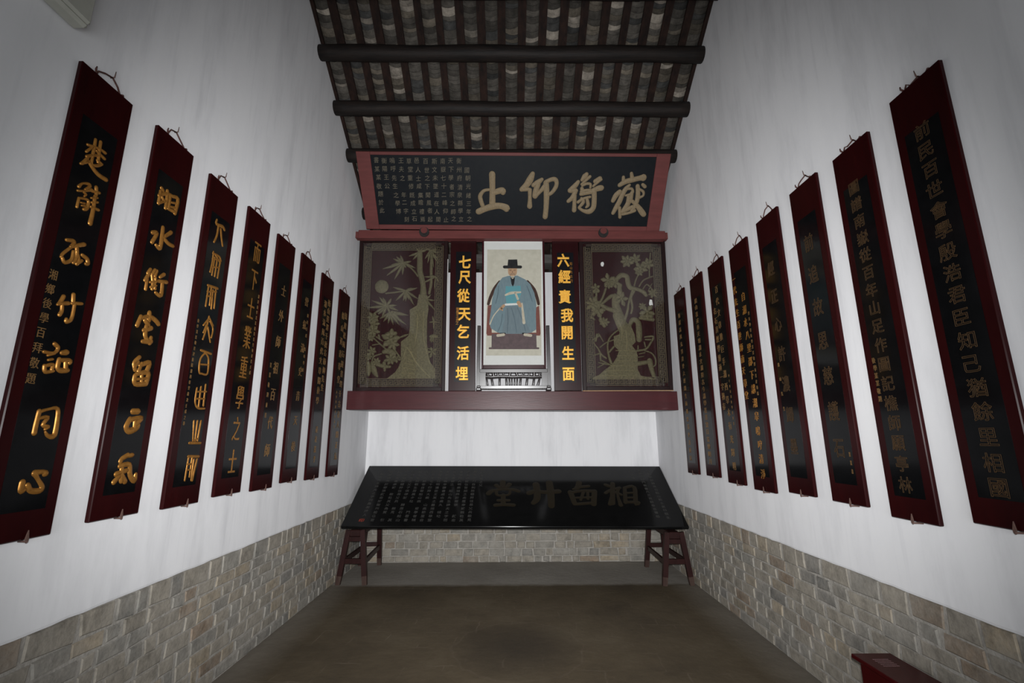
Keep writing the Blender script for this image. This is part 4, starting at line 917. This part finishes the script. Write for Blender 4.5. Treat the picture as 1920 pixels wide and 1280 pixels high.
M['field2'] = simple('couplet_black', (0.0035, 0.0035, 0.005), (0.005, 0.005, 0.0065), 0.35)
couplet(-0.626, 0.345, 2.04, -0.098, 0.108, 0.118, 1.872, '七尺從天乞活埋', (1.727, 1.512, 1.262, 1.008, 0.779, 0.492, 0.228), (0.022, 0.022, 0.008, 0.024, 0.008, 0.010, 0.000),
        ('後學王夫之', -0.068, 1.08, 0.89, 0.04), 'couplet board with seven bright gold characters, just left of the portrait')
couplet(0.75, 0.355, 2.03, -0.112, 0.108, 0.106, 1.855, '六經責我開生面', (1.746, 1.52, 1.243, 0.989, 0.755, 0.488, 0.212), (-0.03, -0.02, -0.018, 0.004, 0.0, 0.006, 0.006),
        ('船山先生句', 0.072, 1.70, 1.46, 0.036), 'couplet board with seven bright gold characters, just right of the portrait')
for x, nm in ((-0.828, 'left'),):  # added white rod stands for the bright back wall seen through the gap
    mb = MB(); mb.tube([(0, 0, 0.0), (0, 0.0, 1.75)], 0.006, 8)
    o = mb.build('gap_strip', M['chip'], None, (x + .003, 5.865, 2.256)); o.rotation_euler = (th, 0, 0)
    tag(o, 'white rod added as the bright gap between the bamboo panel and couplet board', 'rod')

# portrait in its frame
root = empty('framed_portrait', mat=frame((0.05, 5.895, 2.545), (1, 0, 0), (0, math.cos(th), math.sin(th)), (0, -math.sin(th), math.cos(th))))
tag(root, 'framed portrait of a seated bearded man in a blue robe and black hat', 'picture')
OX, OZ = 0.05, 0.286
zt = 1.76
mb = MB()
for a, b, c, d in ((-0.422, -0.398, 0, zt), (0.392, 0.418, 0, zt), (-0.398, 0.392, 0, 0.05), (-0.398, 0.392, zt - 0.018, zt)):
    mb.box(a, b, 0, 0.03, c, d, bev=0.004)
mb.build('frame', M['framewood'], root)
mb = MB(); mb.box(-0.399, 0.393, 0.016, 0.026, 0.049, zt - 0.017); mb.build('mount', M['mount'], root)
pm = ['p_back', 'p_chair', 'p_red', 'p_stool', 'p_robe', 'p_robedark', 'p_fold', 'p_badge', 'p_light', 'p_skin', 'p_beard', 'p_dark', 'mount', 'p_brow']
mb = MB(); yy = 0.016; layer = [0]
def flat(poly, m):
    layer[0] += 1; y = yy - layer[0] * 0.00025
    mb.prism([(a / 1000 - OX, b / 1000 - OZ) for a, b in poly], 0.016, y, pm.index(m))
def fstroke(key, m):
    layer[0] += 1; y = yy - layer[0] * 0.00025
    for s in TR[key]: mb.stroke([(p[0] - OX * 1000, p[1] - OZ * 1000, p[2]) for p in s], 0.016, 0.016 - y, pm.index(m), flat=True)
def fp(k, m):
    for p in PO['po_' + k]: flat(p, m)
fp('back', 'p_back'); fp('chairl', 'p_red'); fp('chairr', 'p_red'); fstroke('po_chair', 'p_chair'); fp('skirt', 'p_red'); fp('stool', 'p_stool'); fstroke('po_foot', 'p_stool')
fp('robe', 'p_robe'); fp('robedark', 'p_robedark'); fstroke('po_fold', 'p_fold'); fp('sleeve', 'p_robe'); fp('badge', 'p_badge'); fstroke('po_light', 'p_light'); fstroke('po_belt', 'mount')
fp('collar', 'p_dark'); fstroke('po_skin', 'p_skin'); fstroke('po_goatee', 'p_light'); fstroke('po_face', 'p_brow'); fstroke('po_beard', 'p_beard'); fp('hat', 'p_dark'); fstroke('po_dark', 'p_dark'); fstroke('po_shoe', 'p_light')
mb.build('picture', [M[k] for k in pm], root)
mb = MB(); mb.box(-0.40, 0.394, 0.004, 0.007, 0.047, zt - 0.015); mb.build('glass_pane', M['glass'], root)

# dark stand with openwork apron
root = empty('picture_stand', mat=lean(0.045))
tag(root, 'dark wooden stand with openwork apron holding up the portrait', 'stand')
for s in (-1, 1):
    mb = MB(); x = s * 0.452 + 0.0
    mb.bar((x + s * 0.012, 0.015, 0.03), (x, 0.015, 0.855), 0.042, 0.05, up=(0, 1, 0)); mb.build('post', M['standwood'], root)
    mb = MB(); mb.box(x - 0.034, x + 0.034, -0.03, 0.09, 0.0, 0.045, bev=0.012)
    mb.box(x - 0.026, x + 0.026, -0.02, 0.08, 0.04, 0.068, bev=0.01); mb.build('foot', M['standwood'], root)
mb = MB()
mb.box(-0.44, 0.44, 0.0, 0.035, 0.235, 0.283, bev=0.004); mb.box(-0.44, 0.44, 0.0, 0.035, 0.026, 0.068, bev=0.004)
mb.box(-0.44, -0.365, 0.003, 0.032, 0.06, 0.24); mb.box(0.365, 0.44, 0.003, 0.032, 0.06, 0.24)
for s in sh(TR['ap'], 0.045):
    mb.stroke([(p[0], p[1] + 8, p[2] * 1.25) for p in s], 0.024, 0.018)
mb.build('apron', M['standwood'], root)

# ------------------------------------------------------------------ fallen plaque resting on two trestles
TB = frame((0.05, 5.7645, 0.641), (1.0, -0.003, -0.0058), (-0.0032, 0.546, -0.8378), (0.0057, 0.8378, 0.546))
root = empty('black_plaque', mat=TB)
tag(root, 'long black lacquered plaque lying aslant on two red trestles', 'plaque')
mb = MB(); mb.box(-2.062, 2.062, 0, 0.040, 0, 1.172, bev=0.006); mb.box(-2.0, 2.0, 0.036, 0.042, 0.04, 1.13); mb.build('board', M['tableblack'], root)
for grp in by_centre(TR['table'], 0, CENTRES['table']):
    mb = MB()
    for s in grp: mb.stroke(s, 0.0, 0.0022)
    mb.build('character', M['tablegold'], root)
mb = MB()
# main text: fourteen columns at the left, three short ones at the right
pool = '船山先生諱夫之字而農衡陽人明崇禎舉於鄉張獻忠陷衡州設偽官招之走匿南嶽敵執其父為質引刀自刺肢體舁往易父兵敵見其遍創免之父子俱得脫歸居石船山築土室曰觀生居晨夕杜門著書凡三百餘卷自署船山病叟學者稱之卒年七十四葬大樂山高節里自題墓石曰明遺臣王某之墓湘西草堂者先生晚年讀書處也歲久傾圮邑人重修之'
k = 0
lay = [(1.985, 1.035, 1), (1.905, 0.975, 1)]
for ci in range(15):
    x = (-1.835, -1.715)[ci] if ci < 2 else -1.60 + (ci - 2) * 0.0955
    n, z = 15, 1.03
    if ci == 0: n, z = 13, 0.985
    if ci == 13: n, z = 16, 1.10
    if ci == 14: n, z = 6, 1.08
    for j in range(n):
        if random.random() < 0.09 and j > 4 and 1 < ci < 14: continue
        put(mb, pool[k % len(pool)], x, z - j * 0.066, 0.052, 0.05, 0.0004, 0.0012, bold=0.01); k += 1
for x, z, n in ((1.86, 1.05, 15), (1.74, 1.07, 15), (1.62, 1.03, 3)):
    for j in range(n):
        put(mb, pool[k % len(pool)], x, z - j * 0.064, 0.05, 0.046, 0.0004, 0.0012, bold=0.01); k += 1
mb.build('side_inscription', M['tablewhite'], root)
mb = MB()
for x, z in ((-1.845, 0.10),):
    for q in ('印',): put(mb, q, x, z, 0.07, 0.055, 0.0004, 0.0012, bold=0.015)
mb.build('seal_mark', M['sealred'], root)['label'] = 'small red seal mark'

def trestle(fl, fr, bl, br, top, lab):
    """Feet: front-left, front-right, back-left, back-right; saddle beam along y at height top."""
    cx = (fl[0] + fr[0]) / 2; cy = (fl[1] + bl[1]) / 2
    root = empty('trestle', (cx, cy, 0)); tag(root, lab, 'trestle', 'trestles under the black plaque')
    L = lambda p, z=0: Vector((p[0] - cx, p[1] - cy, z))
    yf, yb = fl[1] - cy + 0.03, bl[1] - cy - 0.05
    dz = top - 0.075
    mb = MB(); mb.box(-0.062, 0.062, yf - 0.02, yb + 0.02, dz, top, bev=0.006); mb.build('saddle_beam', M['trestle'], root)
    tops = {}
    legs = dict(fl=(fl, -0.085, yf + .01), fr=(fr, 0.085, yf + .01), bl=(bl, -0.085, yb - .01), br=(br, 0.085, yb - .01))
    P = {}
    for k, (ft, tx, ty) in legs.items():
        a = L(ft, 0); b = Vector((tx, ty, top - 0.004)); P[k] = (a, b)
        mb = MB(); m = a + (b - a) * 0.16; mb.bar(m, b, 0.058, 0.05, up=(0, 1, 0)); lg = mb.build('leg', M['trestle'], root)
        mb = MB(); mb.bar(a, m, 0.052, 0.045, up=(0, 1, 0), w2=0.058, d2=0.05); o = mb.build('worn_foot', M['foot'], lg); o['label'] = 'scuffed paler end of the leg'
    at = lambda k, z: P[k][0] + (P[k][1] - P[k][0]) * (z / P[k][1].z)
    for a, b, z, h in (('fl', 'fr', 0.255, 0.055), ('bl', 'br', 0.275, 0.05), ('fl', 'bl', 0.245, 0.05), ('fr', 'br', 0.245, 0.05)):
        mb = MB(); mb.bar(at(a, z), at(b, z), 0.03, h); mb.build('stretcher', M['trestle'], root)
    mb = MB(); mb.bar(at('fl', top - .105), at('fr', top - .105), 0.025, 0.05); mb.build('apron', M['trestle'], root)
    return root
trestle((-2.018, 5.83), (-1.70, 5.82), (-2.02, 6.66), (-1.775, 6.70), 0.600, 'red-brown trestle under the left end of the black plaque')
trestle((1.765, 5.73), (2.085, 5.74), (1.79, 6.53), (2.06, 6.55), 0.575, 'red-brown trestle under the right end of the black plaque')

# ------------------------------------------------------------------ red collecting box by the right wall, pale box high on the left wall
root = empty('collection_box', (1.965, 2.58, 0))
tag(root, 'red wooden box with a flat lid standing on the floor against the right wall', 'box')
mb = MB(); mb.box(-0.088, 0.088, -0.20, 0.19, 0.0, 0.478, bev=0.004); mb.build('body', M['boxred'], root)
mb = MB(); mb.box(-0.108, 0.108, -0.225, 0.225, 0.478, 0.5, bev=0.004); ld_ = mb.build('lid', M['boxred'], root)
mb = MB()
for i in range(5):
    for j in range(9):
        mb.box(-0.045 + j * 0.0095, -0.045 + j * 0.0095 + 0.007, 0.075 + i * 0.018, 0.075 + i * 0.018 + 0.007, 0.4998, 0.5006)
mb.build('lid_lettering', M['boxtext'], ld_)
mb = MB(); mb.tube([(-0.04, 0.19, 0.42), (-0.04, 0.198, 0.42)], 0.012, 12); mb.build('keyhole_plate', M['steel'], root)

root = empty('wall_box', (XL, 1.60, 3.56))
tag(root, 'pale beige plastic box fixed high on the left wall', 'box')
mb = MB(); mb.box(0.0, 0.075, -0.30, 0.235, 0.0, 0.42, bev=0.014); mb.build('body', M['beige'], root)
mb = MB(); mb.box(0.07, 0.095, -0.29, 0.225, 0.012, 0.41, bev=0.012); mb.build('cover', M['beige'], root)
mb = MB()
for i in range(4): mb.box(0.093, 0.0965, -0.10 + i * .05, -0.07 + i * .05, 0.13, 0.33)
mb.build('vent', M['darkgrey'], root)
